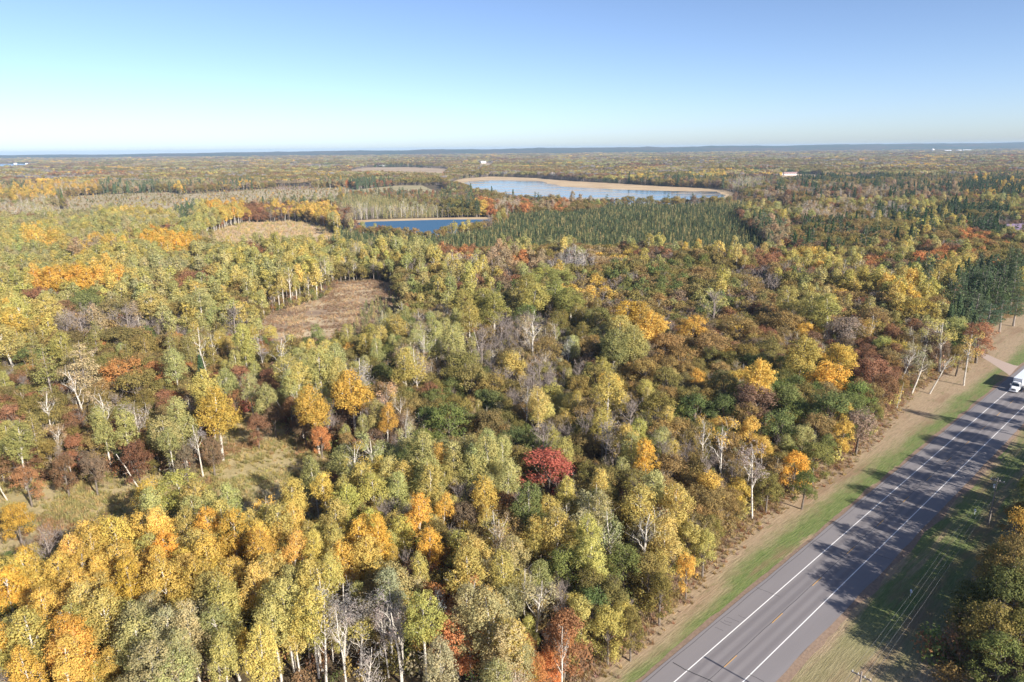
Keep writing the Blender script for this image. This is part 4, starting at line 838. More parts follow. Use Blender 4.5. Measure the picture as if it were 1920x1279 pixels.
# thin spruce / tamarack fringe round the near side of the brown marsh
q = np.array(PX([(690, 570), (752, 560), (745, 630), (680, 668), (640, 660)])); p = grid_pts(3.0, 250, 420); p = p[inside(p, q)]; p = p[RG.uniform(0, 1, len(p)) < .4]
for x, y in p: TREES.append([RG.choice(['tamarack', 'spruce']), RG.choice(['tam', 'sprl', 'tam']), x, y, .9, RG.uniform(.4, .75), 0])
p = fill(7.6, 900, 1600, 0); b = inside(p, BOG) | inside(p, TAMA) | inside(p, TAMB); sc = in_scrub(p); add_fill(p[~b & ~sc], .9, 1.25); q = p[~b & sc]; add_fill(q[RG.uniform(0, 1, len(q)) < .5], .16, .42)

# nearest of each kind become trees of their own
X = np.array([t[2] for t in TREES]); Y = np.array([t[3] for t in TREES]); HZ = np.array([KINDS[t[0]][1] * t[5] for t in TREES])
U, V, D = P(X, Y, HZ * .7); WPX = np.array([KINDS[t[0]][2] * t[4] for t in TREES]) / D * FPX
vis = ((np.array([t[5] for t in TREES]) > .5) | np.isin(np.array([t[0] for t in TREES]), ['spruce', 'tamarack'])) & (U > -WPX * .4) & (U < 1920 + WPX * .4) & (V < 1279 + 20) & (V > 200)
score = np.where(vis, np.array([KINDS[t[0]][1] * t[5] for t in TREES]) * WPX / D, -1) + np.where(np.array([t[6] for t in TREES]) > 0, 500, 0)
LIMIT = {'aspen': 300, 'oak': 300, 'birch': 160, 'maple': 170, 'bare': 150, 'pine': 40, 'spruce': 260, 'tamarack': 120, 'fir': 60}
single = np.zeros(len(TREES), bool)
for kn in KINDS:
    ii = np.array([i for i, t in enumerate(TREES) if t[0] == kn and vis[i]], int)
    if len(ii): single[ii[np.argsort(-score[ii])][:LIMIT[kn]]] = True


def tint_of(c, r, far=0):
    t = np.array(TINT[c]); t = t * r.normal(1, .10) * np.array([r.normal(1, .06), 1, r.normal(1, .06)]); return np.clip(t, .01, .8)


# the masses of each kind
WOOD = {'aspen': 'aspen_woodland', 'oak': 'oak_woodland', 'birch': 'birch_woodland', 'maple': 'maple_woodland', 'bare': 'leafless_woodland', 'pine': 'pine_woodland', 'spruce': 'spruce_bog', 'tamarack': 'tamarack_swamp', 'fir': 'fir_woodland'}
WLAB = {'aspen': 'mass of yellow-green aspens filling the woods', 'oak': 'mass of olive and bronze oaks filling the woods', 'birch': 'mass of pale-stemmed thin-leaved birches in the woods', 'maple': 'mass of green, gold and rust maples in the woods', 'bare': 'mass of leafless grey trees in the woods', 'pine': 'scattered far pines with layered boughs', 'spruce': 'dense mass of small dark spruces in the bog', 'tamarack': 'mass of slim olive-gold tamaracks round the bog', 'fir': 'mass of dark green conical evergreens in the woods'}
for kn in KINDS:
    ii = [i for i, t in enumerate(TREES) if t[0] == kn and not single[i]]
    if not ii: continue
    c, nv, mv = VARS[kn]; r = np.random.default_rng(hash(kn) % 1 + len(ii)); k = len(ii)
    t_ = [TREES[i] for i in ii]; yy = np.hypot(X[ii], Y[ii]); near = yy < 300
    idx = np.where(near, r.integers(0, nv, k), nv + r.integers(0, mv, k))
    scatter(WOOD[kn], np.c_[X[ii], Y[ii], np.zeros(k)], idx, np.c_[np.zeros((k, 2)), r.uniform(0, 6.28, k)], np.array([[t[4], t[4], t[5]] for t in t_]), np.array([tint_of(t[1], r) for t in t_]), c, WLAB[kn], 'woodland')

# farther woods: groups of crowns
pts, sc_, tn, ix = [], [], [], []
rf = np.random.default_rng(31)
for cell, y0, y1, s0 in ((11.5, 1600, 2700, 1.0), (21, 2700, 5200, 1.55), (36, 5200, 8900, 2.2)):
    p = grid_pts(cell, y0, y1, 1.06); p = p[~open_ground(p)]
    kd, cl = choose(p); u, v, d = P(p[:, 0], p[:, 1], np.full(len(p), 10.0))
    zn = low_noise(p[:, 0], p[:, 1], 900, 3); zc = low_noise(p[:, 0], p[:, 1], 650, 8); h = rf.uniform(.8, 1.15, len(p)) * (1 + .12 * low_noise(p[:, 0], p[:, 1], 500, 4)).clip(.6, 1.5)
    st = np.random.default_rng(int(cell)); nc = int(len(p) / (60 if cell < 30 else 34)) + 2; ctr = p[st.integers(0, len(p), nc)]; stand = np.empty(len(p), int)
    for a0 in range(0, len(p), 2000): stand[a0:a0 + 2000] = np.argmin(((p[a0:a0 + 2000, None] - ctr[None]) ** 2 * [[[.25, 1.6]]]).sum(2), 1)
    smix = [st.choice(['olive', 'bronze', 'gg', 'tan', 'pgreen', 'gold', 'brown', 'rust', 'bare', 'lime', 'yg', 'sprl'], 2, p=[.19, .17, .12, .08, .13, .06, .06, .05, .06, .04, .02, .02]) for _ in range(nc)]
    for i in range(len(p)):
        c = cl[i]
        if rf.uniform() < .85: c = smix[stand[i]][int(rf.uniform() < .3)]; kd[i] = 'fir' if c in ('pgreen', 'sprl') else 'oak'
        con = kd[i] in ('fir', 'pine', 'spruce', 'tamarack')
        if zc[i] > 1.9 and rf.uniform() < .7: c, con = 'pgreen', True
        elif zn[i] > 2.2 and rf.uniform() < .6: c = rf.choice(['rust', 'brown', 'orange', 'bronze'])
        elif zn[i] < -2.2 and rf.uniform() < .6: c = rf.choice(['gold', 'yg', 'tan', 'gg'])
        pts.append((p[i, 0], p[i, 1], 0)); sc_.append((s0, s0, (.85 + .15 * s0) * h[i])); tn.append(tint_of(c, rf)); ix.append(6 + rf.integers(0, 2) if con else rf.integers(0, 6))
scatter('distant_woods', pts, ix, np.c_[np.zeros((len(pts), 2)), rf.uniform(0, 6.28, len(pts))], sc_, tn, FARC, 'autumn woods fading into the blue distance', 'woodland')

# trees of their own
KNAME = {'aspen': 'aspen_tree', 'oak': 'oak_tree', 'birch': 'birch_tree', 'maple': 'maple_tree', 'bare': 'leafless_tree', 'pine': 'pine_tree', 'spruce': 'spruce_tree', 'tamarack': 'tamarack_tree', 'fir': 'fir_tree'}
NOUN = {'aspen': 'aspen', 'oak': 'oak', 'birch': 'birch', 'maple': 'maple', 'bare': 'tree', 'pine': 'pine', 'spruce': 'spruce', 'tamarack': 'tamarack', 'fir': 'fir'}
SI = np.nonzero(single)[0]; SI = SI[np.argsort(Y[SI])]
SXY = np.c_[X[SI], Y[SI]]
dm_, dk_, dp_ = poly_dist(SXY, POLY_MEADOW), poly_dist(SXY, POLY_MARSH), poly_dist(SXY, POLY_POND)
s_, n_ = SN(SXY)
def place_of(k):
    x, y = SXY[k]; kn = TREES[SI[k]][0]
    if n_[k] > 15: return 'right of the highway lawn'
    if n_[k] > edge_n(s_[k]) - 11 and s_[k] < 330: return 'at the mown verge'
    if dm_[k] < 9: return 'beside the olive meadow'
    if dk_[k] < 11: return 'beside the brown marsh'
    if dp_[k] < 40: return 'near the dark pond'
    if kn in ('spruce', 'tamarack') and y > 480: return 'in the spruce bog'
    if y < 132 and x < -28: return 'in the front gold stand'
    if y < 132: return 'in the front mixed stand'
    if x < -75 and y < 300: return 'left of the meadow'
    if x < 10 and y < 270: return 'right of the meadow'
    if y < 270: return 'in the oak woods'
    if x < -70: return 'left of the marsh'
    if x < 60: return 'right of the marsh'
    return 'in the far oak woods'


wd_ = WPX[SI]; col_ = [TREES[i][1] for i in SI]; kd_ = [TREES[i][0] for i in SI]
def adj(c, k): return 'white-limbed' if (k == 'birch' and c == 'bare') else WORD[c]
desc = [adj(col_[k], kd_[k]) + ' ' + NOUN[kd_[k]] for k in range(len(SI))]
wm_ = np.array([TREES[i][4] * KINDS[TREES[i][0]][2] for i in SI]); med = {kn: np.percentile([wm_[k] for k in range(len(SI)) if kd_[k] == kn] or [1], [30, 70]) for kn in KINDS}
size = ['leaning ' if (round(float(SXY[k][0]), 3), round(float(SXY[k][1]), 3)) in LEAN else 'slender ' if wm_[k] < med[kd_[k]][0] else 'broad ' if wm_[k] > med[kd_[k]][1] else '' for k in range(len(SI))]
plc = [place_of(k) for k in range(len(SI))]
DD = np.linalg.norm(SXY[:, None] - SXY[None], axis=2); np.fill_diagonal(DD, 1e9); nb = np.argsort(DD, axis=1)[:, :6]
def rel(k, j):
    dx, dy = SXY[k] - SXY[j]
    if abs(dx) > abs(dy): return 'left of' if dx < 0 else 'right of'
    return 'in front of' if dy < 0 else 'behind'
def art(t): return ('an ' if t[0] in 'aeiou' else 'a ') + t
def cand(k):
    b = size[k] + desc[k]; yield b + ' ' + plc[k]
    yield b + ' ' + rel(k, nb[k, 0]) + ' ' + art(desc[nb[k, 0]]) + ' ' + plc[k]
    for a in range(3):
        j = nb[k, a]; yield b + ' ' + rel(k, j) + ' ' + art(size[j] + desc[j]) + ' ' + plc[k]
    for a in range(4):
        for c in range(a + 1, 5):
            j, l = nb[k, a], nb[k, c]; t = b + ' ' + rel(k, j) + ' ' + art(desc[j]) + ', ' + rel(k, l) + ' ' + art(desc[l])
            if len(t.split()) + len(plc[k].split()) <= 16: t += ' ' + plc[k]
            if len(t.split()) <= 16: yield t
CA = [[t for t in cand(k) if len(t.split()) <= 16] for k in range(len(SI))]; lab = [None] * len(SI); todo = list(range(len(SI)))
from collections import Counter
for lvl in range(max(map(len, CA))):
    cnt = Counter(c[lvl] for c in CA if lvl < len(c)); rest = []
    for k in todo:
        if lvl < len(CA[k]) and cnt[CA[k][lvl]] == 1: lab[k] = CA[k][lvl]
        else: rest.append(k)
    todo = rest
for k in todo: lab[k] = CA[k][0]
GRP = {'aspen': 'aspens of the woods', 'oak': 'oaks of the woods', 'birch': 'birches of the woods', 'maple': 'maples of the woods', 'bare': 'leafless trees of the woods', 'pine': 'pines of the woods', 'spruce': 'spruces of the bog', 'tamarack': 'tamaracks of the wet ground', 'fir': 'firs of the woods'}
same = Counter(lab)
CATN = {'bare': 'bare tree'}
ri = np.random.default_rng(404)
for k, i in enumerate(SI):
    kn, c, x, y, sx, sz, au = TREES[i]; v = int(ri.integers(0, KINDS[kn][5])); tn_ = [float(q) for q in tint_of(c, ri)]
    if lab[k].startswith('broad crimson maple') or c == 'red': lab[k] = 'broad crimson maple standing alone in colour among green trees'; tn_ = list(TINT['red'])
    cm, tm = NEAR[kn][v]; small = WPX[i] < 13 or kn in SMALL
    nm = KNAME[kn]
    if small:
        o = link(bpy.data.objects.new(nm, VARS[kn][0].objects[v].data if WPX[i] > 20 or kn in SMALL else VARS[kn][0].objects[KINDS[kn][5] + v % 4].data)); o['tint'] = tn_; root = o
    else:
        root = bpy.data.objects.new(nm, None); link(root)
        t = link(bpy.data.objects.new('trunk', tm), root)
        o = link(bpy.data.objects.new('branches' if kn == 'bare' else 'crown', cm), root); o['tint'] = tn_
    tilt = .05 if kn in ('aspen', 'birch') else .02
    root.location = (x, y, 0); root.rotation_euler = (ri.normal(0, tilt), ri.normal(0, tilt), ri.uniform(0, 6.28)); root.scale = (sx, sx, sz)
    if (round(float(x), 3), round(float(y), 3)) in LEAN: root.rotation_euler = (ri.normal(0, .04), .30 + ri.normal(0, .05), ri.normal(0, .2))
    tag(root, lab[k], CATN.get(kn, NOUN[kn] + ' tree'), GRP[kn] if not (c == 'red') else None)
print('TREES', len(TREES), 'single', len(SI), 'far', len(pts), 'shared labels', sum(v for v in same.values() if v > 1))

# ------------------------------------------------------------------ undergrowth and grasses
def shrub_mesh(r, grass=False):
    m = MB()
    if grass:
        n = 26; th = r.uniform(0, 6.28, n); p0 = np.stack([np.cos(th) * r.uniform(0, .35, n), np.sin(th) * r.uniform(0, .35, n), np.zeros(n)], 1)
        d = np.stack([np.cos(th) * .45, np.sin(th) * .45, np.ones(n)], 1) + r.normal(0, .25, (n, 3)); e = p0 + d * r.uniform(.4, .95, (n, 1)); u = np.cross(d, rand_unit(r, n)); u = u / np.linalg.norm(u, axis=1)[:, None] * .045
        m.quads(np.stack([p0 - u, p0 + u, e + u * .4, e - u * .4], 1).reshape(-1, 3), 0, np.clip(r.normal(.5, .25, n), 0, 1))
    else:
        lobes = [((r.normal(0, .6), r.normal(0, .6), r.uniform(.5, 1.5)), (r.uniform(.4, .8),) * 3) for _ in range(5)]
        foliage(r, m, lobes, .4, 3.0, 6, .26, low=-.8)
        for _ in range(7): limb(r, m, (0, 0, -.1), (r.normal(0, .9), r.normal(0, .9), r.uniform(1, 2.2)), .03, .01, 1, 3, .1, 2)
    return m.mesh('tussock' if grass else 'shrub', [M_LEAF, M_GREY])


SHR = bpy.data.collections.new('shrub_shapes'); TUS = bpy.data.collections.new('tussock_shapes')
for v in range(5): SHR.objects.link(bpy.data.objects.new('shrub_shape_%02d' % v, shrub_mesh(np.random.default_rng(60 + v))))
for v in range(5): TUS.objects.link(bpy.data.objects.new('tussock_shape_%02d' % v, shrub_mesh(np.random.default_rng(70 + v), True)))
ru = np.random.default_rng(12)
p = grid_pts(3.0, 45, 420); p = p[~open_ground(p)]; p = p[~inside(p, BOG)]
dme = poly_dist(p, POLY_MEADOW); dma = poly_dist(p, POLY_MARSH); s_u, n_u = SN(p); edge = (dme < 8) | (dma < 8) | (np.abs(n_u - edge_n(s_u)) < 6) | ((n_u > 20) & (n_u < 32))
p = np.concatenate([p[ru.uniform(0, 1, len(p)) < .75], (p + ru.normal(0, 1.2, p.shape))[edge]]); p = p[~open_ground(p)]
k = len(p); dme = poly_dist(p, POLY_MEADOW); warm = (dme < 9)
cc = [ru.choice(['rust', 'brown', 'red', 'rust', 'olive']) if w and ru.uniform() < .7 else ru.choice(['olive', 'brown', 'bronze', 'rust', 'green', 'tan', 'yg']) for w in warm]
sc_ = ru.uniform(.7, 2.1, (k, 1)) * np.array([[1, 1, 1.0]]); sc_[:, 2] *= ru.uniform(.8, 1.4, k)
scatter('undergrowth', np.c_[p, np.zeros(k)], ru.integers(0, 5, k), np.c_[np.zeros((k, 2)), ru.uniform(0, 6.28, k)], sc_, np.array([tint_of(c, ru) * 1.0 for c in cc]), SHR, 'brown, rust and olive shrubs growing under the trees', 'undergrowth')


def grass_in(name, poly, cell, cols, size, label, thr=None):
    lo, hi = poly.min(0), poly.max(0); xs, ys = np.meshgrid(np.arange(lo[0], hi[0], cell), np.arange(lo[1], hi[1], cell)); p = np.stack([xs.ravel(), ys.ravel()], 1); p = p + ru.uniform(-.5, .5, p.shape) * cell; p = p[inside(p, poly)]
    nz = low_noise(p[:, 0], p[:, 1], 22, 5); p = p[ru.uniform(0, 1, len(p)) < np.clip(.6 + .3 * nz, .15, 1)]; nz = low_noise(p[:, 0], p[:, 1], 28, 6); k = len(p)
    t = np.array([tint_of(cols[int(np.clip((q + 2.2) / 4.4 * len(cols) + ru.normal(0, .5), 0, len(cols) - 1))], ru) for q in nz])
    s = ru.uniform(.6, 1.3, (k, 1)) * size * np.ones((1, 3)); scatter(name, np.c_[p, np.full(k, .01)], ru.integers(0, 5, k), np.c_[np.zeros((k, 2)), ru.uniform(0, 6.28, k)], s, t, TUS, label, 'grass')


TINT.update({'g1': (.42, .37, .16), 'g2': (.52, .41, .21), 'g3': (.33, .28, .12), 'g4': (.42, .27, .15), 'm1': (.32, .22, .15), 'm2': (.43, .30, .19), 'm3': (.56, .42, .27)})
grass_in('meadow_grass', POLY_MEADOW, .75, ['g4', 'g3', 'g1', 'g2', 'g1'], .9, 'tall olive and straw grass of the meadow')
grass_in('marsh_grass', POLY_MARSH, 1.3, ['m1', 'm1', 'm2', 'm3'], 1.1, 'brown sedge tussocks of the marsh')
grass_in('pond_sedge', POLY_SEDGE, 4.0, ['g2', 'm3', 'g1'], 2.6, 'tan sedge beside the pond')
# rank grass and fallen leaves where the verge meets the trees
sv_, nv_ = ru.uniform(-20, 330, 9000), ru.uniform(-9, 2.5, 9000); ok = np.abs(nv_) < 9 * ru.uniform(0, 1, 9000) ** 1.6; sv_, nv_ = sv_[ok], nv_[ok]
p = RA + np.outer(sv_, RD) + np.outer(edge_n(sv_) + 1.0 - nv_ * .5, RN); k = len(p)
scatter('verge_tall_grass', np.c_[p, np.full(k, .01)], ru.integers(0, 5, k), np.c_[np.zeros((k, 2)), ru.uniform(0, 6.28, k)], ru.uniform(.35, .9, (k, 1)) * np.ones((1, 3)), np.array([tint_of(ru.choice(['tan', 'rust', 'g2', 'bronze', 'pink']), ru) for _ in range(k)]), TUS, 'uncut dry grass along the foot of the roadside trees', 'grass')

# leaning dead stems
def snag(x, y, L, az, lean, rad, label, seed):
    r = np.random.default_rng(seed); m = MB(); t = np.linspace(0, 1, 6); p = np.c_[r.normal(0, .08, 6) + t * 0, r.normal(0, .08, 6), t * L]; p[0, 2] = -.2; m.tube(p, rad * (1 - .6 * t), 6, 0)
    root = empty('dead_tree', (x, y, 0)); o = m.obj('trunk', M_WHITE, root); b = MB()
    for k in range(5):
        z = L * r.uniform(.4, .95); q = np.array([0, 0, z]); limb(r, b, q, q + [r.normal(0, .8), r.normal(0, .8), r.uniform(.1, .9)], rad * .3, .02, 0, 4, .1, 2)
    b.obj('branches', M_WHITE, root); root.rotation_euler = (0, lean, az); tag(root, label, 'dead tree', 'dead pale tree stems')


g = G(263, 918); snag(g[0], g[1], 10.5, math.pi, .42, .17, 'pale dead stem leaning left over the near meadow edge', 1)
g = G(14, 938); snag(g[0], g[1], 7, math.pi, .35, .16, 'short pale dead stem leaning at the far left edge of the meadow', 2)
g = G(545, 795); snag(g[0], g[1], 10, math.pi + .3, .4, .14, 'thin pale dead stem leaning left behind the meadow', 3)
g = G(400, 735); snag(g[0], g[1], 16, math.pi, .18, .2, 'tall broken dead trunk standing behind pale green aspens', 4)
g = G(545, 685); snag(g[0], g[1], 12, .2, 1.35, .16, 'fallen pale trunk lying at the near end of the brown marsh', 5)
g = G(1396, 958); snag(g[0], g[1], 15, .2, .04, .13, 'thin upright bare pale stem by the white birch at the verge', 6)
g = G(1681, 768); snag(g[0], g[1], 9, 0, .12, .1, 'thin dead pale stem on the dry verge below the leaning birches', 7)
g = G(905, 680); snag(g[0], g[1], 13, 2.6, .3, .15, 'pale dead stem leaning in the leafless wood right of the marsh', 8)

# ------------------------------------------------------------------ truck
def truck():
    root = empty('box_truck', (*from_sn(189.6, 1.55), .12), RANG + math.pi)      # local +X is the way it drives; nose near x = 0
    tag(root, 'white semi truck with long box trailer driving towards the camera', 'truck')
    wh = flat_mat('truck_white', (.80, .81, .83), .35, 2, .05, .5, bump=0); gl = flat_mat('truck_glass', (.02, .03, .045), .08, 2, .2, .6, bump=0); dk = flat_mat('truck_dark', (.05, .06, .075), .6, 6, .3, bump=0)
    rub = flat_mat('tyre_rubber', (.02, .02, .021), .85, 8, .2, bump=0); al = flat_mat('aluminium', (.62, .65, .68), .35, 5, .15, .5, metal=.6, bump=0); hl = flat_mat('headlight_glass', (.85, .86, .88), .1, 2, .05, .6, bump=0); am = flat_mat('amber_lens', (.75, .28, .03), .3, 2, .05, bump=0); rf = flat_mat('trailer_roof', (.66, .70, .75), .45, .8, .12, .4, stretch=(.3, 2, 1), bump=0)
    m = MB()                                        # hood narrows towards the nose
    V = []
    for x, hw, zt in ((-.10, .78, 1.45), (-.35, .92, 1.62), (-1.75, 1.02, 1.92)):
        V += [(x, -hw, .62), (x, -hw, zt - .18), (x, -hw + .2, zt), (x, hw - .2, zt), (x, hw, zt - .18), (x, hw, .62)]
    F = [tuple(range(6)), tuple(range(12, 18))[::-1]] + [(l * 6 + k, l * 6 + 6 + k, l * 6 + 6 + (k + 1) % 6, l * 6 + (k + 1) % 6) for l in range(2) for k in range(6)]
    m.add(V, F); m.obj('hood', wh, root)
    m = MB()
    for sy in (-1, 1): m.tube([(-.35 - .62 * (1 - math.cos(t)) + 0, sy * 1.08, .55 + .62 * math.sin(t)) for t in np.linspace(.1, 3.0, 8)], .13, 6)
    m.obj('fender', wh, root)
    m = MB()
    prof = [(-1.7, .75), (-1.7, 1.95), (-2.15, 2.85), (-2.6, 2.98), (-3.6, 2.98), (-3.6, .75)]
    V = [(x, s * (1.18 if z < 2.0 else 1.08), z) for s in (-1, 1) for x, z in prof]
    m.add(V, [tuple(range(6))[::-1], tuple(range(6, 12))] + [(k, (k + 1) % 6, 6 + (k + 1) % 6, 6 + k) for k in range(6)]); cab = m.obj('cab', wh, root)
    m = MB(); m.add([(-1.735, -1.0, 2.02), (-1.735, 1.0, 2.02), (-2.12, .95, 2.80), (-2.12, -.95, 2.80)], [(0, 1, 2, 3)]); m.add([(-1.70, -1.0, 2.01), (-1.70, 1.0, 2.01), (-2.085, .95, 2.81), (-2.085, -.95, 2.81)], [(0, 1, 2, 3)]); m.obj('windshield', gl, root)
    for sy in (-1, 1):
        d = MB(); d.box(-3.1, -1.95, sy * 1.19 - .02, sy * 1.19 + .02, .95, 2.0); dr = d.obj('door', wh, root)
        d = MB(); d.add([(-3.0, sy * 1.185, 2.05), (-2.0, sy * 1.185, 2.05), (-2.25, sy * 1.125, 2.75), (-3.0, sy * 1.125, 2.75)], [(0, 1, 2, 3)]); d.obj('window', gl, dr)
        d = MB(); d.box(-2.98, -2.84, sy * 1.23 - .02, sy * 1.23 + .02, 1.5, 1.56); d.obj('handle', dk, dr)
        d = MB(); d.box(-1.95, -1.83, sy * 1.42 - .11, sy * 1.42 + .11, 1.95, 2.5, bev=.03); mr = d.obj('mirror', wh, root); d = MB(); d.tube([(-1.9, sy * 1.18, 2.1), (-1.9, sy * 1.4, 2.2)], .025, 5); d.obj('mirror_arm', dk, mr)
        d = MB(); d.box(-.2, -.07, sy * .86 - .14, sy * .86 + .14, .98, 1.2, bev=.03); d.obj('headlight', hl, root)
        d = MB(); d.box(-2.5, -2.4, sy * .35 - .06, sy * .35 + .06, 2.975, 3.04); d.obj('marker_light', am, root)
        d = MB(); d.tube([(-4.7, sy * .95, .62), (-3.1, sy * .95, .62)], .3, 12); d.obj('fuel_tank', al, root)
    g_ = MB(); g_.box(-.12, -.06, -.52, .52, .82, 1.38, bev=.015); gr = g_.obj('grille', dk, root)
    for q in range(6): s_b = MB(); s_b.box(-.062, -.045, -.48, .48, .87 + q * .085, .895 + q * .085); s_b.obj('grille_bar', al, gr)
    b_ = MB(); b_.box(-.28, .08, -1.15, 1.15, .38, .74, bev=.05); b_.obj('bumper', wh, root)
    a_ = MB(); a_.box(-2.9, -2.1, -.95, .95, 2.97, 3.35, bev=.15); a_.obj('roof_fairing', wh, root)
    f_ = MB(); f_.box(-17.5, -.5, -.45, .45, .62, .86); f_.obj('chassis', dk, root)
    t_ = MB(); t_.box(-19.2, -4.2, -1.3, 1.3, 1.12, 4.08, bev=.04); tr = t_.obj('trailer', wh, root)
    r_ = MB(); r_.box(-19.15, -4.25, -1.24, 1.24, 4.06, 4.10); r_.obj('trailer_roof', rf, tr)
    for sy in (-1, 1):
        q = MB(); q.box(-19.15, -4.25, sy * 1.31 - .02, sy * 1.31 + .02, 1.12, 1.26); q.obj('side_rail', al, tr)
        q = MB()
        for k in range(12): q.box(-5.4 - k * 1.2, -5.37 - k * 1.2, sy * 1.305 - .012, sy * 1.305 + .012, 1.28, 4.0)
        q.obj('side_seams', wh, tr)
    q = MB(); q.box(-4.21, -4.185, -1.0, 1.0, 1.5, 3.9); q.obj('front_panel', wh, tr)
    q = MB(); q.box(-11.5, -11.3, -1.0, 1.0, .15, 1.1); q.box(-8.6, -8.4, -.9, -.7, .3, 1.1); q.box(-8.6, -8.4, .7, .9, .3, 1.1); q.obj('landing_gear', dk, tr)
    def wheel(x, sy, wd):
        w_ = MB(); w_.tube([(x, sy - wd / 2, .5), (x, sy - wd / 2 + .04, .5), (x, sy + wd / 2 - .04, .5), (x, sy + wd / 2, .5)], [.44, .5, .5, .44], 18); wo = w_.obj('wheel', rub, root)
        w_ = MB(); w_.tube([(x, sy + math.copysign(wd / 2 - .02, sy), .5), (x, sy + math.copysign(wd / 2 + .02, sy), .5)], [.28, .2], 12); w_.obj('rim', al, wo)
    for sy in (-1.05, 1.05):
        wheel(-.97, sy, .3)
        for x in (-4.9, -6.2, -16.6, -17.9): wheel(x, sy, .56)


truck()

# ------------------------------------------------------------------ power line
M_POLE = flat_mat('weathered_pole', (.27, .235, .21), .85, 2, .3, stretch=(6, 6, .6)); M_INS = flat_mat('porcelain', (.62, .62, .63), .3, 5, .1, bump=0); M_WIRE = flat_mat('aluminium_wire', (.20, .20, .20), .5, 5, .1, .5, bump=0)
POLES = [(-70, 26.5), (9.0, 23.0), (88.0, 19.8), (168, 18.0), (250, 17.5), (335, 17)]
PLAB = {1: 'grey wooden utility pole on the sunny lawn at the bottom edge', 2: 'grey wooden utility pole standing in tree shade beside the lawn'}
HEADS = []
pang = math.atan2(*(from_sn(*POLES[2]) - from_sn(*POLES[1]))[::-1])
XO = (-1.15, -.42, .42, 1.15)
for k, (s, n) in enumerate(POLES):
    q = from_sn(s, n); c_, s_2 = math.cos(pang), math.sin(pang)
    HEADS.append([np.array([q[0] - s_2 * o, q[1] + c_ * o, z]) for o, z in zip(XO, (10.98, 10.98, 10.98, 10.98))])
    if k not in PLAB: continue
    root = empty('utility_pole', (q[0], q[1], 0), pang); tag(root, PLAB[k], 'utility pole', 'poles of the roadside power line')
    m = MB(); m.tube([(0, 0, -.3), (0, 0, 5), (0, 0, 11.5)], [.17, .145, .11], 10); m.obj('pole', M_POLE, root)
    m = MB(); m.box(.11, .22, -1.35, 1.35, 10.62, 10.76); arm = m.obj('crossarm', M_POLE, root)
    for o_ in XO:
        m = MB(); m.tube([(.165, o_, 10.76), (.165, o_, 10.84), (.165, o_, 10.9), (.165, o_, 10.98)], [.03, .075, .05, .06], 8); m.obj('insulator', M_INS, arm)
    for sy in (-1, 1): m = MB(); m.tube([(.13, sy * .7, 10.63), (.13, 0, 9.9)], .025, 5); m.obj('brace', M_POLE, root)
    if k == 2: m = MB(); m.tube([(-.1, .32, 9.0), (-.1, .32, 9.85)], .2, 12); m.obj('transformer_can', M_INS, root)
for wi in range(4):
    m = MB(); pts = []
    for a, b in zip(HEADS[:-1], HEADS[1:]):
        for t in np.linspace(0, 1, 17)[:-1]: q = a[wi] * (1 - t) + b[wi] * t; q = q.copy(); q[2] -= 4 * t * (1 - t) * (.9 + .12 * wi); pts.append(q)
    pts.append(HEADS[-1][wi]); m.tube(np.array(pts), .008, 5); o = m.obj('power_line', M_WIRE)
    tag(o, ['power line wire farthest from the highway, strung between the poles', 'second power line wire from the trees, strung between the poles', 'second power line wire from the highway, strung between the poles', 'power line wire nearest the highway, strung between the poles'][wi], 'power line', 'wires of the roadside power line')
M_BOX = flat_mat('pale_sheet_metal', (.62, .68, .74), .4, 4, .1, bump=0)
for (a, b), lb in (((1707, 1118), 'small pale box on a short post in the nearer shaded lawn'), ((1827, 965), 'small pale box on a short post near the shaded utility pole')):
    g = G(a, b); root = empty('roadside_box', (g[0], g[1], 0), RANG + .4); tag(root, lb, 'roadside box', 'pale boxes on short posts')
    m = MB(); m.tube([(0, 0, -.1), (0, 0, .95)], .05, 6); m.obj('post', M_BOX, root)
    m = MB(); th = np.linspace(0, math.pi, 7); pr = [(-.17, .92)] + [(-.17 * math.cos(t), 1.1 + .17 * math.sin(t)) for t in th] + [(.17, .92)]
    k = len(pr); V = [(x, y, z) for x in (-.3, .3) for y, z in pr]; m.add(V, [tuple(range(k))[::-1], tuple(range(k, 2 * k))] + [(i, (i + 1) % k, k + (i + 1) % k, k + i) for i in range(k)]); m.obj('box', M_BOX, root)

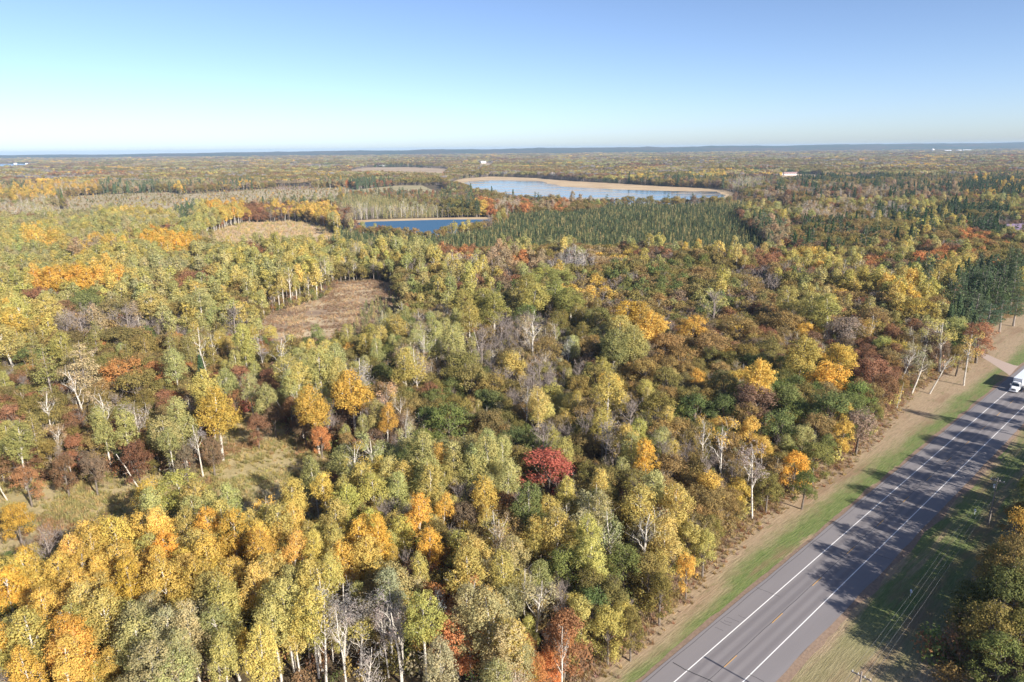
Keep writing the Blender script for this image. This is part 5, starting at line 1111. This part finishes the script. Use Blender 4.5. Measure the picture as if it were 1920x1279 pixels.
# ------------------------------------------------------------------ buildings
M_WALLW = flat_mat('white_siding', (.80, .78, .75), .7, .8, .06, stretch=(.2, .2, 5), bump=0); M_ROOFP = flat_mat('purple_brown_roof', (.15, .11, .17), .8, 1.5, .25, bump=0); M_ROOFB = flat_mat('brown_roof', (.30, .20, .19), .8, 1.5, .25, bump=0); M_ROOFW = flat_mat('pale_metal_roof', (.78, .79, .80), .4, .6, .08, bump=0); M_WIN = flat_mat('window_glass', (.03, .04, .06), .1, 1, .2, .6, bump=0); M_TRIMW = flat_mat('white_trim', (.82, .82, .82), .6, 2, .04, bump=0)
def house(name, px, py, L, W, hw, hr, rz, wall, roof, label, cat, wins=3, group=None, door=True):
    g = G(px, py); root = empty(name, (g[0], g[1], 0), rz); tag(root, label, cat, group)
    m = MB(); a, b = L / 2, W / 2; V = [(-a, -b, -.1), (a, -b, -.1), (a, b, -.1), (-a, b, -.1), (-a, -b, hw), (a, -b, hw), (a, b, hw), (-a, b, hw), (-a, 0, hw + hr), (a, 0, hw + hr)]
    m.add(V, [(0, 1, 5, 4), (2, 3, 7, 6), (1, 2, 6, 9, 5), (3, 0, 4, 8, 7)]); m.obj('wall', wall, root)
    m = MB(); e = .5; sl_ = hr / b
    for s in (-1, 1):
        y0, y1 = s * (b + e), 0.0; z0, z1 = hw - e * sl_ + .06, hw + hr + .06
        V = [(-a - e, y0, z0), (a + e, y0, z0), (a + e, y1, z1), (-a - e, y1, z1)]; m.add(V + [(x, y, z + .22) for x, y, z in V], [(3, 2, 1, 0), (4, 5, 6, 7), (0, 1, 5, 4), (1, 2, 6, 5), (2, 3, 7, 6), (3, 0, 4, 7)])
    rf = m.obj('roof', roof, root); m = MB(); m.box(a * .3, a * .3 + .9, -.45, .45, hw + hr * .8, hw + hr + 1.1); m.obj('chimney', roof, rf)
    for k in range(wins):
        x = -a + L * (k + .5) / wins; m = MB(); m.box(x - .8, x + .8, -b - .06, -b + .05, hw * .4, hw * .78); f = m.obj('window', M_TRIMW, root); m = MB(); m.box(x - .68, x + .68, -b - .08, -b - .03, hw * .4 + .12, hw * .78 - .12); m.obj('pane', M_WIN, f)
    if door: m = MB(); m.box(a * .62 - .55, a * .62 + .55, -b - .05, -b + .04, 0, 2.2); m.obj('door', M_TRIMW, root)
    return root


house('house', 1482, 328.6, 36, 12, 4.5, 4, -.10, M_WALLW, M_ROOFB, 'long white house with brown roof in the woods right of the lake', 'house', 6)
house('garage', 1466, 328.2, 8, 7, 3.5, 2.4, -.1, M_WALLW, M_ROOFB, 'small white outbuilding just left of the long white house', 'garage', 1)
house('house', 1908, 437, 26, 11, 4.2, 4.2, .12, M_WALLW, M_ROOFP, 'white house with purple roof behind small spruces at right', 'house', 4)
house('garage', 1872, 432, 15, 9, 3.4, 3, .1, M_WALLW, M_ROOFP, 'low outbuilding with purple roof left of the purple-roofed house', 'garage', 2)
house('barn', 714, 313, 40, 14, 5, 4, .05, M_WALLW, M_ROOFW, 'long pale farm building on the stubble field skyline', 'barn', 3)
house('barn', 906, 306, 30, 13, 6, 5, .5, M_WALLW, M_ROOFW, 'bright white farm building beyond the lake pines', 'barn', 3)
house('cabin', 396, 341.5, 22, 12, 5, 4, .2, M_WALLW, M_ROOFW, 'low white cabin left of the brown heath', 'cabin', 3)
house('cabin', 380, 349.5, 14, 9, 4, 3, .1, M_WALLW, M_ROOFW, 'small white shed below the low white cabin', 'cabin', 2)
house('chapel', 426, 339.5, 5, 5, 4, 6, .0, M_WALLW, M_ROOFW, 'tiny white steep-roofed building behind the brown heath', 'chapel', 1)
house('boathouse', 29, 308, 18, 12, 5, 4, .0, M_WALLW, M_ROOFW, 'white boathouse on the far shore of the distant lake', 'boathouse', 2)
house('boathouse', 50, 308, 14, 10, 4, 3, .2, M_WALLW, M_ROOFW, 'smaller white building right of the far boathouse', 'boathouse', 2)
for (a, L, hh), lb in zip(((1774, 90, 16), (1800, 60, 18), (1812, 80, 20), (1850, 70, 12)), ('leftmost pale block of the distant town below the ridge', 'middle pale block of the distant town below the ridge', 'widest pale block of the distant town below the ridge', 'low pale block right of the distant town below the ridge')):
    house('town_building', a, 285.5, L, 40, hh, 5, .0, M_WALLW, M_ROOFW, lb, 'town building', 4, 'pale buildings of the distant town', False)
for (a, b), lb in (((460, 292.0), 'tiny white water tower on the left skyline'), ((1748, 287.5), 'tiny white water tower left of the distant town')):
    g = G(a, b); root = empty('water_tower', (g[0], g[1], 0)); tag(root, lb, 'water tower', 'distant water towers')
    hh = 30 if a == 460 else 22; m = MB(); th = np.linspace(0, math.pi, 9); m.tube([(0, 0, hh + 9 - 9 * math.cos(t)) for t in th], [max(.2, 12 * math.sin(t)) for t in th], 14); m.obj('tank', M_WALLW, root)
    m = MB(); m.tube([(0, 0, -.5), (0, 0, hh + 1)], 2.2, 10); m.obj('column', M_WALLW, root)
for k, (a, b, hh) in enumerate(((1893, 433, 7), (1906, 434, 5.5), (1889, 434.5, 6))):
    g = G(a, b); r = np.random.default_rng(k); cr, tr = mk_cone(r, 0, hh, hh * .28, 70, .4); root = empty('yard_spruce', (g[0], g[1], 0)); o = cr.obj('crown', M_NEEDLE, root); o['tint'] = [.045, .085, .06]; tr.obj('trunk', M_GREY, root)
    tag(root, ['blue-green spruce just left of the white gable of the purple-roofed house', 'small dark spruce in front of the purple-roofed house wall', 'leftmost blue-green spruce in the yard of the purple-roofed house'][k], 'spruce tree', 'yard spruces')

# ------------------------------------------------------------------ haze
hzm, nt, out = new_mat('haze'); B = NB(nt); pv = B.n('ShaderNodeVolumePrincipled'); pv.inputs['Color'].default_value = (.50, .72, 1, 1); pv.inputs['Density'].default_value = 5.0e-5; pv.inputs['Anisotropy'].default_value = 0.0
B.l(pv.outputs[0], out.inputs['Volume'])
m = MB(); m.box(-16500, 16500, -400, 15800, -4.0, 102); o = m.obj('haze', hzm); tag(o, 'thin blue air over the woods', None, None, 'stuff')
